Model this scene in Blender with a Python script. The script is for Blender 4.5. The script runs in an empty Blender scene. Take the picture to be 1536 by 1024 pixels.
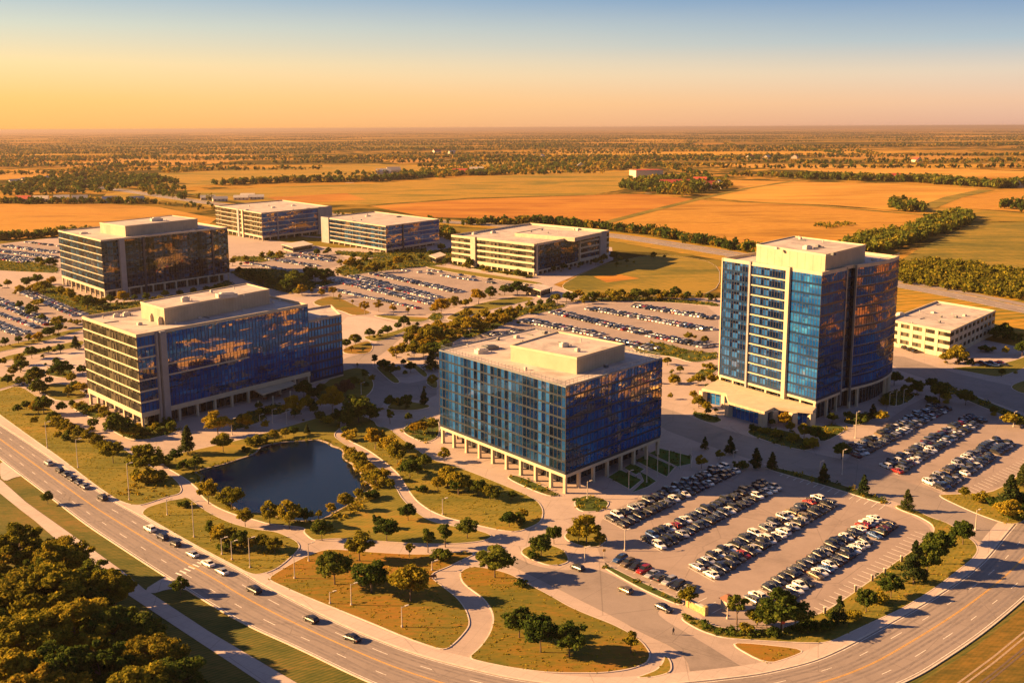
import bpy, math, random
import numpy as np
from mathutils import Vector, Matrix
from mathutils.geometry import tessellate_polygon
random.seed(7); rng = np.random.default_rng(7)
S = bpy.context.scene
COL = S.collection
# ------------------------------------------------------------------ camera
FPX, HC, PITCH, ROLL = 1640.0, 110.0, math.radians(11.06), 0.0046
FW = Vector((0, math.cos(PITCH), -math.sin(PITCH)))
U0 = Vector((0, math.sin(PITCH), math.cos(PITCH))); R0 = Vector((1, 0, 0))
UP = (U0*math.cos(ROLL) + R0*math.sin(ROLL)).normalized()
RT = (R0*math.cos(ROLL) - U0*math.sin(ROLL)).normalized()
CP = Vector((0, 0, HC))
def G(px, py, z=0.0):
    d = FW*FPX + RT*(px-768) - UP*(py-512)
    t = (z-HC)/d.z
    p = CP + d*t
    return (p.x, p.y)
def PX(x, y, z):
    v = Vector((x, y, z)) - CP
    dd = v.dot(FW)
    return (768 + FPX*v.dot(RT)/dd, 512 - FPX*v.dot(UP)/dd, dd)
def hat(px, py, ptop):
    """height of an upright thing with its foot at (px,py) and its top at row ptop"""
    x, y = G(px, py)
    lo, hi = 0.0, 105.0
    for _ in range(30):
        m = (lo+hi)/2
        if PX(x, y, m)[1] > ptop: lo = m
        else: hi = m
    return lo
cam = bpy.data.cameras.new('camera'); co = bpy.data.objects.new('camera', cam); COL.objects.link(co)
M = Matrix((RT, UP, -FW)).transposed().to_4x4(); M.translation = CP
co.matrix_world = M
cam.sensor_width = 36; cam.sensor_fit = 'HORIZONTAL'; cam.lens = 36*FPX/1536
cam.clip_start = 1; cam.clip_end = 200000
S.camera = co
S.view_settings.view_transform = 'Standard'; S.view_settings.look = 'None'
S.view_settings.gamma = 1; S.view_settings.use_curve_mapping = False
S.view_settings.exposure = 2.0
# ------------------------------------------------------------------ light
SUN_EL = math.radians(22.0)
sdx, sdy = -0.9985, 0.055           # direction towards the sun on the ground
SUN_V = Vector((sdx*math.cos(SUN_EL), sdy*math.cos(SUN_EL), math.sin(SUN_EL))).normalized()
sl = bpy.data.lights.new('sun', 'SUN'); so = bpy.data.objects.new('sun', sl); COL.objects.link(so)
sl.energy = 5.0; sl.angle = math.radians(0.5); sl.color = (1.0, 0.555, 0.215)
so.rotation_euler = SUN_V.to_track_quat('Z', 'Y').to_euler(); so.location = (-900, 200, 500)
# ------------------------------------------------------------------ node helpers
class NT:
    def __init__(s, nt): s.nt = nt
    def n(s, typ, **kw):
        nd = s.nt.nodes.new(typ)
        ins = kw.pop('ins', {})
        for k, v in kw.items(): setattr(nd, k, v)
        for k, v in ins.items():
            if isinstance(v, bpy.types.NodeSocket): s.nt.links.new(v, nd.inputs[k])
            else: nd.inputs[k].default_value = v
        return nd
    def link(s, a, b): s.nt.links.new(a, b)
    def math(s, op, a, b=0.0, c=None, clamp=False):
        i = {0: a, 1: b}
        if c is not None: i[2] = c
        return s.n('ShaderNodeMath', operation=op, use_clamp=clamp, ins=i).outputs[0]
    def mix(s, f, a, b, bt='MIX'):
        nd = s.nt.nodes.new('ShaderNodeMix'); nd.data_type = 'RGBA'; nd.blend_type = bt
        for idx, v in ((0, f), (6, a), (7, b)):
            if isinstance(v, bpy.types.NodeSocket): s.nt.links.new(v, nd.inputs[idx])
            else:
                if idx and len(v) == 3: v = (*v, 1)
                nd.inputs[idx].default_value = v
        return nd.outputs[2]
    def ramp(s, fac, stops, interp='LINEAR'):
        nd = s.nt.nodes.new('ShaderNodeValToRGB'); r = nd.color_ramp; r.interpolation = interp
        while len(r.elements) < len(stops): r.elements.new(0.5)
        for e, (p, c) in zip(r.elements, stops):
            e.position = p; e.color = (*c, 1) if len(c) == 3 else c
        s.nt.links.new(fac, nd.inputs[0]); return nd.outputs[0]
    def noise(s, vec, scale, detail=3, rough=0.55, dist=0.0):
        return s.n('ShaderNodeTexNoise', ins={'Vector': vec, 'Scale': scale, 'Detail': detail, 'Roughness': rough, 'Distortion': dist}).outputs[0]
    def pos(s): return s.n('ShaderNodeNewGeometry').outputs['Position']
    def map(s, vec, scale=(1, 1, 1), rot=0.0, loc=(0, 0, 0)):
        return s.n('ShaderNodeMapping', ins={'Vector': vec, 'Scale': scale, 'Rotation': (0, 0, rot), 'Location': loc}).outputs[0]
def newmat(name):
    m = bpy.data.materials.new(name); m.use_nodes = True
    nt = NT(m.node_tree); b = m.node_tree.nodes['Principled BSDF']
    return m, nt, b
def simple(name, c, rough=0.7, metal=0.0, var=0.12, scale=0.6, coat=0.0, spec=0.5):
    m, n, b = newmat(name)
    f = n.noise(n.pos(), scale, 4)
    lo = tuple(x*(1-var) for x in c); hi = tuple(min(1, x*(1+var)) for x in c)
    n.link(n.ramp(f, [(0.3, lo), (0.7, hi)]), b.inputs['Base Color'])
    b.inputs['Roughness'].default_value = rough; b.inputs['Metallic'].default_value = metal
    b.inputs['Coat Weight'].default_value = coat; b.inputs['Coat Roughness'].default_value = 0.05
    b.inputs['Specular IOR Level'].default_value = spec
    return m
MAT = {}
# ------------------------------------------------------------------ world
w = bpy.data.worlds.new('World'); S.world = w; w.use_nodes = True
n = NT(w.node_tree); bg = w.node_tree.nodes['Background']
sky = w.node_tree.nodes.new('ShaderNodeTexSky'); sky.sky_type = 'NISHITA'; sky.sun_disc = False
sky.sun_elevation = SUN_EL; sky.sun_rotation = math.atan2(sdx, sdy); sky.altitude = 100
sky.air_density = 1.2; sky.dust_density = 3.0; sky.ozone_density = 2.0
tc = n.n('ShaderNodeTexCoord').outputs['Generated']
sep = n.n('ShaderNodeSeparateXYZ', ins={0: tc})
el = sep.outputs[2]
# azimuth measure: 1 towards the sun side, 0 away
az = n.math('MULTIPLY_ADD', sep.outputs[0], -1.15, 0.5, clamp=True)
elr = n.math('MULTIPLY', n.math('MAXIMUM', el, 0.0), 1.0, clamp=True)
def lin(r, g, b): return tuple(((c/255+0.055)/1.055)**2.4 if c > 10 else c/255/12.92 for c in (r, g, b))
left = n.ramp(elr, [(0.0, lin(252, 178, 84)), (0.025, lin(254, 195, 104)), (0.055, lin(244, 213, 152)), (0.085, lin(205, 207, 186)), (0.115, lin(150, 178, 196)), (0.24, lin(76, 112, 158)), (1.0, lin(38, 60, 104))])
right = n.ramp(elr, [(0.0, lin(212, 162, 138)), (0.02, lin(226, 182, 148)), (0.045, lin(214, 197, 176)), (0.07, lin(158, 178, 190)), (0.108, lin(84, 132, 180)), (0.24, lin(56, 94, 152)), (1.0, lin(34, 56, 102))])
g = n.mix(az, right, left)
nz = n.noise(n.map(tc, (2, 2, 14)), 1.6, 3)
g = n.mix(n.math('MULTIPLY', nz, 0.12), g, (0.9, 0.72, 0.55))
skyc = n.mix(1.0, sky.outputs[0], (0.055, 0.055, 0.055), 'MULTIPLY')
cc = n.mix(0.88, skyc, g)
# the camera is exposed up by 1.8 stops, so the dome is dimmed to keep its tones
bg.inputs['Strength'].default_value = 0.325
n.link(cc, bg.inputs['Color'])
# ------------------------------------------------------------------ materials
def ground_mat(name, stops, s1=0.03, s2=0.5, rot=0.3, rows=0.0, rowscale=1.0, rough=0.95):
    m, n, b = newmat(name); p = n.pos()
    a = n.noise(n.map(p, (.45, 1, 1), 0.05), s1*1.3, 6, 0.66, 0.5)
    f = n.noise(n.map(p, (.3, 1, 1), 0.12), s2, 5, 0.75)
    v = n.math('ADD', n.math('MULTIPLY', a, 0.56), n.math('MULTIPLY', f, 0.44))
    if rows:
        wv = n.n('ShaderNodeTexWave', ins={'Vector': n.map(p, (1, 1, 1), rot), 'Scale': rowscale, 'Distortion': 1.5, 'Detail': 2.0, 'Detail Scale': 0.5}).outputs[1]
        v = n.math('ADD', v, n.math('MULTIPLY', n.math('SUBTRACT', wv, 0.5), rows))
    n.link(n.ramp(v, stops), b.inputs['Base Color']); b.inputs['Roughness'].default_value = rough
    b.inputs['Specular IOR Level'].default_value = 0.1
    bm = n.n('ShaderNodeBump', ins={'Strength': 0.5, 'Distance': 0.25, 'Height': f}); n.link(bm.outputs[0], b.inputs['Normal'])
    return m
MAT['lawn'] = ground_mat('lawn_grass', [(0.30, (0.07, 0.085, 0.016)), (0.45, (0.125, 0.12, 0.02)), (0.56, (0.21, 0.165, 0.028)), (0.68, (0.30, 0.145, 0.03))], 0.035, 0.9, 0.6, 0.05, 0.25)
MAT['drygrass'] = ground_mat('dry_grass', [(0.390, (0.07, 0.065, 0.016)), (0.500, (0.125, 0.09, 0.018)), (0.588, (0.20, 0.12, 0.024))], 0.05, 0.8, 0.75, 0.03, 0.35)
MAT['verge'] = ground_mat('verge_grass', [(0.390, (0.055, 0.07, 0.016)), (0.500, (0.10, 0.10, 0.022)), (0.566, (0.15, 0.12, 0.028)), (0.637, (0.2, 0.12, 0.035))], 0.03, 0.8, 0.9, 0.10, 0.3)
MAT['rust_lawn'] = ground_mat('rusty_mulched_lawn', [(0.36, (0.085, 0.095, 0.016)), (0.47, (0.15, 0.12, 0.018)), (0.54, (0.22, 0.125, 0.02)), (0.63, (0.265, 0.12, 0.02)), (0.72, (0.2, 0.13, 0.03))], 0.028, 0.9)
MAT['garden'] = ground_mat('garden_bed', [(0.3, (0.035, 0.05, 0.012)), (0.5, (0.06, 0.085, 0.018)), (0.66, (0.14, 0.08, 0.03))], 0.09, 0.9)
MAT['gold'] = ground_mat('golden_field', [(0.423, (0.2486, 0.1227, 0.01538)), (0.481, (0.3812, 0.1923, 0.02614)), (0.531, (0.4641, 0.2535, 0.03844)), (0.577, (0.3481, 0.1636, 0.02307))], 0.006, 0.03, 1.2, 0.1, 0.03)
MAT['lightgold'] = ground_mat('pale_gold_field', [(0.423, (0.3481, 0.1718, 0.02307)), (0.500, (0.4641, 0.2535, 0.04229)), (0.562, (0.5139, 0.2864, 0.04998))], 0.006, 0.03, 1.4, 0.1, 0.03)
MAT['green_gold'] = ground_mat('green_gold_field', [(0.423, (0.1409, 0.1227, 0.01538)), (0.485, (0.2735, 0.1759, 0.01999)), (0.538, (0.4144, 0.2209, 0.02614)), (0.577, (0.2155, 0.1555, 0.01923))], 0.006, 0.028, 1.3, 0.08, 0.03)
MAT['rustfield'] = ground_mat('rust_field', [(0.423, (0.2652, 0.1063, 0.01384)), (0.500, (0.3647, 0.1514, 0.01999)), (0.558, (0.4144, 0.1963, 0.02614))], 0.006, 0.028, 1.3, 0.08, 0.03)
MAT['olive'] = ground_mat('olive_field', [(0.423, (0.10, 0.095, 0.016)), (0.500, (0.17, 0.14, 0.02)), (0.554, (0.27, 0.18, 0.028))], 0.008, 0.1, 0.9, 0.08, 0.06)
def paved(name, c, seam=6.0, seamw=0.02, rot=0.35, var=0.14, seamstr=0.35):
    m, n, b = newmat(name); p = n.pos()
    a = n.noise(p, 0.035, 4, 0.6, 0.6); f = n.noise(p, 1.3, 5, 0.7); st = n.noise(n.map(p, (1, 1, 1), rot), 0.22, 3, 0.6)
    v = n.math('ADD', n.math('ADD', n.math('MULTIPLY', a, 0.5), n.math('MULTIPLY', f, 0.2)), n.math('MULTIPLY', st, 0.3))
    colr = n.ramp(v, [(0.3, tuple(x*(1-var*1.7) for x in c)), (0.47, c), (0.66, tuple(min(1, x*(1+var)) for x in c))])
    br = n.n('ShaderNodeTexBrick', offset=0.0, ins={'Vector': n.map(p, (1, 1, 1), rot), 'Scale': 1.0, 'Mortar Size': seamw*seam, 'Brick Width': seam, 'Row Height': seam, 'Mortar Smooth': 0.3})
    colr = n.mix(n.math('MULTIPLY', br.outputs['Fac'], seamstr), colr, tuple(x*0.5 for x in c))
    # sealed cracks and oil stains, shapes of their own
    vo = n.n('ShaderNodeTexVoronoi', feature='DISTANCE_TO_EDGE', ins={'Vector': n.mix(0.06, p, n.n('ShaderNodeTexNoise', ins={'Vector': p, 'Scale': 0.25}).outputs[1], 'ADD'), 'Scale': 0.045})
    ck = n.math('LESS_THAN', vo.outputs[0], 0.0045)
    colr = n.mix(n.math('MULTIPLY', ck, 0.35), colr, tuple(x*0.35 for x in c))
    n.link(colr, b.inputs['Base Color']); b.inputs['Roughness'].default_value = 0.85
    b.inputs['Specular IOR Level'].default_value = 0.3
    return m
MAT['concrete'] = paved('campus_concrete', (0.365, 0.295, 0.262), 5.0, 0.012)
MAT['sidewalk'] = paved('sidewalk_concrete', (0.44, 0.365, 0.33), 2.5, 0.025, 0.6)
MAT['asphalt'] = paved('road_asphalt', (0.235, 0.198, 0.182), 24.0, 0.004, 0.7, 0.2, 0.4)
MAT['lot'] = paved('car_park_asphalt', (0.27, 0.217, 0.194), 30.0, 0.003, 0.5, 0.2, 0.3)
MAT['kerb'] = simple('kerb_concrete', (0.52, 0.44, 0.38), 0.85, var=0.15)
MAT['white'] = simple('white_road_paint', (0.68, 0.64, 0.58), 0.7, var=0.25, scale=1.2)
MAT['yellow'] = simple('yellow_road_paint', (0.60, 0.33, 0.05), 0.7, var=0.2, scale=1.2)
MAT['stone'] = simple('stone_rim', (0.30, 0.235, 0.17), 0.85, var=0.25)
# countryside
m, n, b = newmat('countryside'); p = n.pos()
v1 = n.n('ShaderNodeTexVoronoi', feature='F1', distance='CHEBYCHEV', ins={'Vector': n.map(p, (0.0006, 0.0021, 0), 0.12), 'Scale': 1.0, 'Randomness': 0.75})
rnd = n.n('ShaderNodeSeparateColor', ins={0: v1.outputs['Color']})
fieldc = n.ramp(rnd.outputs[0], [(0.0, (0.24, 0.15, 0.03)), (0.2, (0.36, 0.20, 0.04)), (0.42, (0.50, 0.28, 0.05)), (0.62, (0.42, 0.22, 0.04)), (0.8, (0.17, 0.14, 0.03)), (0.9, (0.38, 0.17, 0.035))], 'CONSTANT')
big = n.noise(n.map(p, (0.0005, 0.0011, 0), 0.1), 1.0, 5, 0.6, 0.5)
fine = n.noise(p, 0.012, 5, 0.65)
wood = n.math('ADD', n.math('MULTIPLY', big, 0.55), n.math('MULTIPLY', fine, 0.45))
wm = n.ramp(wood, [(0.49, (0, 0, 0)), (0.53, (1, 1, 1))])
c1 = n.mix(n.math('MULTIPLY', fine, 0.4), fieldc, (0.22, 0.13, 0.03))
wc = n.ramp(n.noise(p, 0.05, 3), [(0.35, (0.035, 0.035, 0.012)), (0.65, (0.09, 0.075, 0.022))])
c2 = n.mix(wm, c1, wc)
sp = n.n('ShaderNodeTexVoronoi', feature='F1', ins={'Vector': n.map(p, (0.014, 0.014, 0)), 'Scale': 1.0})
twn = n.noise(n.map(p, (0.0009, 0.0016, 0)), 1.0, 2)
hs = n.math('MULTIPLY', n.math('LESS_THAN', sp.outputs['Distance'], 0.16), n.math('GREATER_THAN', twn, 0.56))
c3 = n.mix(n.math('MULTIPLY', hs, 0.8), c2, (0.5, 0.38, 0.30))
n.link(c3, b.inputs['Base Color']); b.inputs['Roughness'].default_value = 1.0; b.inputs['Specular IOR Level'].default_value = 0.0
MAT['country'] = m
# water
m, n, b = newmat('pond_water'); p = n.pos()
b.inputs['Base Color'].default_value = (0.002, 0.007, 0.015, 1); b.inputs['Roughness'].default_value = 0.02
b.inputs['IOR'].default_value = 1.34
h = n.noise(n.map(p, (1, 1.8, 1), 0.3), 0.9, 4, 0.6)
bm = n.n('ShaderNodeBump', ins={'Strength': 0.35, 'Distance': 0.06, 'Height': h}); n.link(bm.outputs[0], b.inputs['Normal'])
MAT['water'] = m
# glass: tinted reflective panes, each pane its own tone (blinds, lights, depth of the room behind)
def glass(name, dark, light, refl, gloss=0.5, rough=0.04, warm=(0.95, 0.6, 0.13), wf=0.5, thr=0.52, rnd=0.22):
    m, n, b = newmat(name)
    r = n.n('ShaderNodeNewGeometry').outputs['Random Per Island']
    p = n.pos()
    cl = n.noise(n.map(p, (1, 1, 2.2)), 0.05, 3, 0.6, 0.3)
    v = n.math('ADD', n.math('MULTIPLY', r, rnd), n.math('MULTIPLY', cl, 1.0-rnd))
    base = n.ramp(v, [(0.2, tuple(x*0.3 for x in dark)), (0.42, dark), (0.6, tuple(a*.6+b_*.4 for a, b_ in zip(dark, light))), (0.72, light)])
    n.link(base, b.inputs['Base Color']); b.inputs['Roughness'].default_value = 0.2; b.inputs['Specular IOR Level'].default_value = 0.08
    # noise patches of gold gloss tint paint in reflections of the golden plain
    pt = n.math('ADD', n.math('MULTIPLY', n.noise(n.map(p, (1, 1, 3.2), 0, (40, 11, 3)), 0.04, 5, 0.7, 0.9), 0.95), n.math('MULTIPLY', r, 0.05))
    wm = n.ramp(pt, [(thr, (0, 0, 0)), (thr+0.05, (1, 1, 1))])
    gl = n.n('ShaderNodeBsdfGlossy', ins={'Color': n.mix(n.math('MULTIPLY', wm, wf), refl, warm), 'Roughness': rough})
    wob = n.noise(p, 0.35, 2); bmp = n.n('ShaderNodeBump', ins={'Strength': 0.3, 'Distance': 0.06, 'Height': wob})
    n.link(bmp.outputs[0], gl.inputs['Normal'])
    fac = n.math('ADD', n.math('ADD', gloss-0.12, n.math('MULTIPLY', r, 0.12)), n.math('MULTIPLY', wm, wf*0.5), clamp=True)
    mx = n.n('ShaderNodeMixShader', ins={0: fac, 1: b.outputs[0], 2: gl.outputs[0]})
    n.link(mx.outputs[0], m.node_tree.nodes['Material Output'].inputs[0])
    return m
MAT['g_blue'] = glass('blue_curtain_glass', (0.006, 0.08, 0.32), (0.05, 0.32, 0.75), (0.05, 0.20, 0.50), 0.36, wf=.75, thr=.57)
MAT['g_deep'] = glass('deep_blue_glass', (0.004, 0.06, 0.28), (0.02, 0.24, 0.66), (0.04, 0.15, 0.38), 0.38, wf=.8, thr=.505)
MAT['g_teal'] = glass('teal_black_glass', (0.003, 0.010, 0.024), (0.03, 0.12, 0.24), (0.08, 0.15, 0.24), 0.34, wf=.6, thr=.54, rnd=.4)
MAT['g_navy'] = glass('navy_pane_glass', (0.002, 0.014, 0.055), (0.03, 0.15, 0.46), (0.10, 0.28, 0.66), 0.42, wf=.25, thr=.58, rnd=.55)
MAT['g_grey'] = glass('grey_green_glass', (0.03, 0.031, 0.024), (0.14, 0.125, 0.085), (0.12, 0.13, 0.13), 0.25, wf=.2, rnd=.6)
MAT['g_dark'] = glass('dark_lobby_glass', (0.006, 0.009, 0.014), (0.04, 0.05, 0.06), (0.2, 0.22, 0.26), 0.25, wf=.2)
MAT['sp_dark'] = simple('dark_spandrel_panel', (0.022, 0.034, 0.055), 0.3, var=0.3)
MAT['sp_blue'] = simple('blue_spandrel_panel', (0.008, 0.026, 0.07), 0.25, var=0.3)
MAT['bronze'] = simple('bronze_spandrel', (0.07, 0.055, 0.04), 0.45, metal=0.3, var=0.2)
MAT['cream'] = simple('cream_precast', (0.47, 0.39, 0.27), 0.8, var=0.1, scale=0.3)
MAT['tan'] = simple('tan_precast', (0.40, 0.33, 0.25), 0.8, var=0.12, scale=0.3)
MAT['grey_wall'] = simple('grey_metal_panel', (0.24, 0.235, 0.24), 0.6, var=0.12, scale=0.25)
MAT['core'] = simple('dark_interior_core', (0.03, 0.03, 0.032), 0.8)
MAT['mull'] = simple('bronze_mullion', (0.05, 0.045, 0.042), 0.4, metal=0.4)
MAT['mull_l'] = simple('light_mullion', (0.22, 0.24, 0.26), 0.4, metal=0.5)
MAT['vent'] = simple('roof_unit_metal', (0.48, 0.44, 0.38), 0.6, var=0.15)
MAT['ventd'] = simple('dark_roof_unit', (0.10, 0.11, 0.12), 0.6, var=0.2)
m, n, b = newmat('roof_membrane'); p = n.pos()
f = n.noise(p, 0.12, 5, 0.65, 0.5)
cb = n.ramp(f, [(0.36, (0.31, 0.275, 0.255)), (0.5, (0.44, 0.385, 0.35)), (0.64, (0.53, 0.46, 0.41))])
br = n.n('ShaderNodeTexBrick', offset=0.0, ins={'Vector': n.map(p, (1, 1, 1), 0.71), 'Scale': 1.0, 'Mortar Size': 0.07, 'Brick Width': 1.8, 'Row Height': 1.8})
n.link(n.mix(n.math('MULTIPLY', br.outputs['Fac'], 0.35), cb, (0.22, 0.19, 0.18)), b.inputs['Base Color']); b.inputs['Roughness'].default_value = 0.8
MAT['roof'] = m
m, n, b = newmat('corrugated_penthouse'); p = n.pos()
wv = n.n('ShaderNodeTexWave', bands_direction='DIAGONAL', ins={'Vector': n.map(p, (1, 1, 0)), 'Scale': 0.28, 'Distortion': 0.0}).outputs[1]
st = n.math('GREATER_THAN', wv, 0.95)
cb = n.ramp(n.noise(p, 0.2, 4), [(0.3, (0.30, 0.26, 0.18)), (0.7, (0.39, 0.33, 0.23))])
n.link(n.mix(n.math('MULTIPLY', st, 0.4), cb, (0.2, 0.17, 0.13)), b.inputs['Base Color']); b.inputs['Roughness'].default_value = 0.7
MAT['pent'] = m
MAT['pole'] = simple('galvanised_pole', (0.5, 0.45, 0.38), 0.5, metal=0.3)
MAT['redroof'] = simple('red_tile_roof', (0.42, 0.06, 0.035), 0.8)
MAT['housewall'] = simple('pale_house_wall', (0.55, 0.46, 0.34), 0.8)
MAT['brownwood'] = simple('brown_timber', (0.16, 0.07, 0.04), 0.8)
MAT['sandstone'] = simple('yellow_sandstone', (0.42, 0.30, 0.12), 0.9, var=0.35, scale=2.0)
MAT['skin'] = simple('skin', (0.45, 0.27, 0.18), 0.6)
MAT['darkcloth'] = simple('dark_clothing', (0.03, 0.03, 0.045), 0.9)
MAT['bark'] = simple('bark', (0.11, 0.075, 0.05), 0.95, var=0.3, scale=3)
MAT['barkpale'] = simple('pale_bark', (0.30, 0.22, 0.15), 0.95, var=0.3, scale=3)
def leafmat(name, c1, c2, c3):
    m, n, b = newmat(name)
    r = n.n('ShaderNodeNewGeometry').outputs['Random Per Island']
    o = n.n('ShaderNodeObjectInfo').outputs['Random']
    cl = n.noise(n.pos(), 0.45, 2)
    v = n.math('ADD', n.math('ADD', n.math('MULTIPLY', r, 0.35), n.math('MULTIPLY', o, 0.3)), n.math('MULTIPLY', cl, 0.35))
    c = n.ramp(v, [(0.25, c1), (0.5, c2), (0.75, c3)])
    df = n.n('ShaderNodeBsdfDiffuse', ins={'Color': c}); tr = n.n('ShaderNodeBsdfTranslucent', ins={'Color': c})
    mx = n.n('ShaderNodeMixShader', ins={0: 0.38, 1: df.outputs[0], 2: tr.outputs[0]})
    m.node_tree.nodes.remove(b)
    n.link(mx.outputs[0], m.node_tree.nodes['Material Output'].inputs[0])
    return m
MAT['leaf_d'] = leafmat('dark_leaves', (0.0297, 0.0567, 0.01215), (0.0702, 0.1026, 0.01755), (0.1688, 0.1755, 0.0243))
MAT['leaf_g'] = leafmat('olive_leaves', (0.0945, 0.1053, 0.0135), (0.2362, 0.2052, 0.02025), (0.405, 0.2835, 0.027))
MAT['leaf_y'] = leafmat('golden_leaves', (0.17, 0.13, 0.010), (0.32, 0.21, 0.014), (0.42, 0.27, 0.018))
MAT['leaf_o'] = leafmat('autumn_leaves', (0.06831, 0.08346, 0.01252), (0.2111, 0.1739, 0.01947), (0.4223, 0.2573, 0.02504))
MAT['leaf_b'] = leafmat('brown_leaves', (0.09, 0.055, 0.035), (0.15, 0.09, 0.05), (0.2, 0.12, 0.07))
MAT['leaf_c'] = leafmat('conifer_needles', (0.0189, 0.0405, 0.01485), (0.0405, 0.0621, 0.0189), (0.1013, 0.108, 0.0243))
# ------------------------------------------------------------------ mesh helpers
class MB:
    def __init__(s): s.v = []; s.f = []; s.m = []; s.mats = []
    def mi(s, mat):
        if mat not in s.mats: s.mats.append(mat)
        return s.mats.index(mat)
    def face(s, pts, mat):
        k = len(s.v); s.v += [tuple(p) for p in pts]; s.f.append(tuple(range(k, k+len(pts)))); s.m.append(s.mi(mat))
    def box(s, c, dx, dy, dz, mat, ang=0.0, taper=1.0):
        """c = centre of the bottom"""
        ca, sa = math.cos(ang), math.sin(ang); k = len(s.v)
        for z, t in ((0, 1.0), (dz, taper)):
            for sx, sy in ((-1, -1), (1, -1), (1, 1), (-1, 1)):
                x, y = sx*dx/2*t, sy*dy/2*t
                s.v.append((c[0]+x*ca-y*sa, c[1]+x*sa+y*ca, c[2]+z))
        for q in ((0, 3, 2, 1), (4, 5, 6, 7), (0, 1, 5, 4), (1, 2, 6, 5), (2, 3, 7, 6), (3, 0, 4, 7)):
            s.f.append(tuple(k+i for i in q)); s.m.append(s.mi(mat))
    def tube(s, p0, p1, r0, r1, mat, n=8, caps=True):
        p0, p1 = Vector(p0), Vector(p1); d = (p1-p0).normalized()
        a = d.orthogonal().normalized(); b = d.cross(a); k = len(s.v)
        for p, r in ((p0, r0), (p1, r1)):
            for i in range(n):
                t = 2*math.pi*i/n; s.v.append(tuple(p + (a*math.cos(t)+b*math.sin(t))*r))
        for i in range(n):
            j = (i+1) % n; s.f.append((k+i, k+j, k+n+j, k+n+i)); s.m.append(s.mi(mat))
        if caps:
            s.f.append(tuple(k+n+i for i in range(n))); s.m.append(s.mi(mat))
            s.f.append(tuple(k+n-1-i for i in range(n))); s.m.append(s.mi(mat))
    def prism(s, poly, z0, z1, mat, matside=None):
        """closed prism on a plan polygon (ccw)"""
        matside = matside or mat; k = len(s.v); N = len(poly)
        s.v += [(p[0], p[1], z0) for p in poly] + [(p[0], p[1], z1) for p in poly]
        for i in range(N):
            j = (i+1) % N; s.f.append((k+i, k+j, k+N+j, k+N+i)); s.m.append(s.mi(matside))
        for t in tessellate_polygon([[Vector((p[0], p[1], 0)) for p in poly]]):
            s.f.append(tuple(k+N+i for i in t)); s.m.append(s.mi(mat))
    def mesh(s, name):
        me = bpy.data.meshes.new(name); me.from_pydata(s.v, [], s.f)
        for m_ in s.mats: me.materials.append(MAT[m_])
        me.polygons.foreach_set('material_index', s.m); me.update()
        return me
    def obj(s, name, parent=None, loc=None):
        o = bpy.data.objects.new(name, s.mesh(name)); COL.objects.link(o)
        if parent: o.parent = parent
        if loc: o.location = loc
        return o
def empty(name, label, cat, loc=(0, 0, 0), rz=0.0, group=None):
    o = bpy.data.objects.new(name, None); COL.objects.link(o); o.location = loc; o.rotation_euler = (0, 0, rz)
    o['label'] = label; o['category'] = cat
    if group: o['group'] = group
    return o
def link(name, me, parent=None, loc=(0, 0, 0)):
    o = bpy.data.objects.new(name, me); COL.objects.link(o); o.location = loc
    if parent: o.parent = parent
    return o
def chaikin(pts, k=2, closed=True):
    for _ in range(k):
        out = []; N = len(pts)
        for i in range(N if closed else N-1):
            a, b = pts[i], pts[(i+1) % N]
            out.append((a[0]*.78+b[0]*.22, a[1]*.78+b[1]*.22)); out.append((a[0]*.22+b[0]*.78, a[1]*.22+b[1]*.78))
        if not closed: out = [pts[0]] + out + [pts[-1]]
        pts = out
    return pts
def area(p): return sum(p[i][0]*p[(i+1) % len(p)][1]-p[(i+1) % len(p)][0]*p[i][1] for i in range(len(p)))/2
def ccw(p): return list(p) if area(p) > 0 else list(p)[::-1]
def offset(poly, d):
    """outward offset of a ccw polygon"""
    N = len(poly); out = []
    for i in range(N):
        a, b, c = Vector(poly[i-1]), Vector(poly[i]), Vector(poly[(i+1) % N])
        e1 = (b-a).normalized() if (b-a).length > 1e-6 else Vector((1, 0)); e2 = (c-b).normalized() if (c-b).length > 1e-6 else e1
        n1 = Vector((e1.y, -e1.x)); n2 = Vector((e2.y, -e2.x)); nn = (n1+n2)
        if nn.length < 1e-4: nn = n1
        nn.normalize(); k = max(0.45, nn.dot(n1)); q = b+nn*(d/k); out.append((q.x, q.y))
    return out
def GP(pts, z=0.0): return [G(a, b, z) for a, b in pts]
def struct(o, label=None):
    o['kind'] = 'structure'
    if label: o['label'] = label
    return o
def flat(name, poly, z, mat, holes=()):
    poly = ccw(poly); loops = [poly] + [list(h) for h in holes]; allp = [p for l in loops for p in l]
    mb = MB(); mb.v = [(p[0], p[1], z) for p in allp]
    for t in tessellate_polygon([[Vector((p[0], p[1], 0)) for p in l] for l in loops]):
        a, b, c = (Vector(mb.v[i]) for i in t)
        if (b-a).cross(c-a).z < 0: t = (t[0], t[2], t[1])
        mb.f.append(tuple(t)); mb.m.append(mb.mi(mat))
    return mb.obj(name)
HAZE = 0.000045
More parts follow.
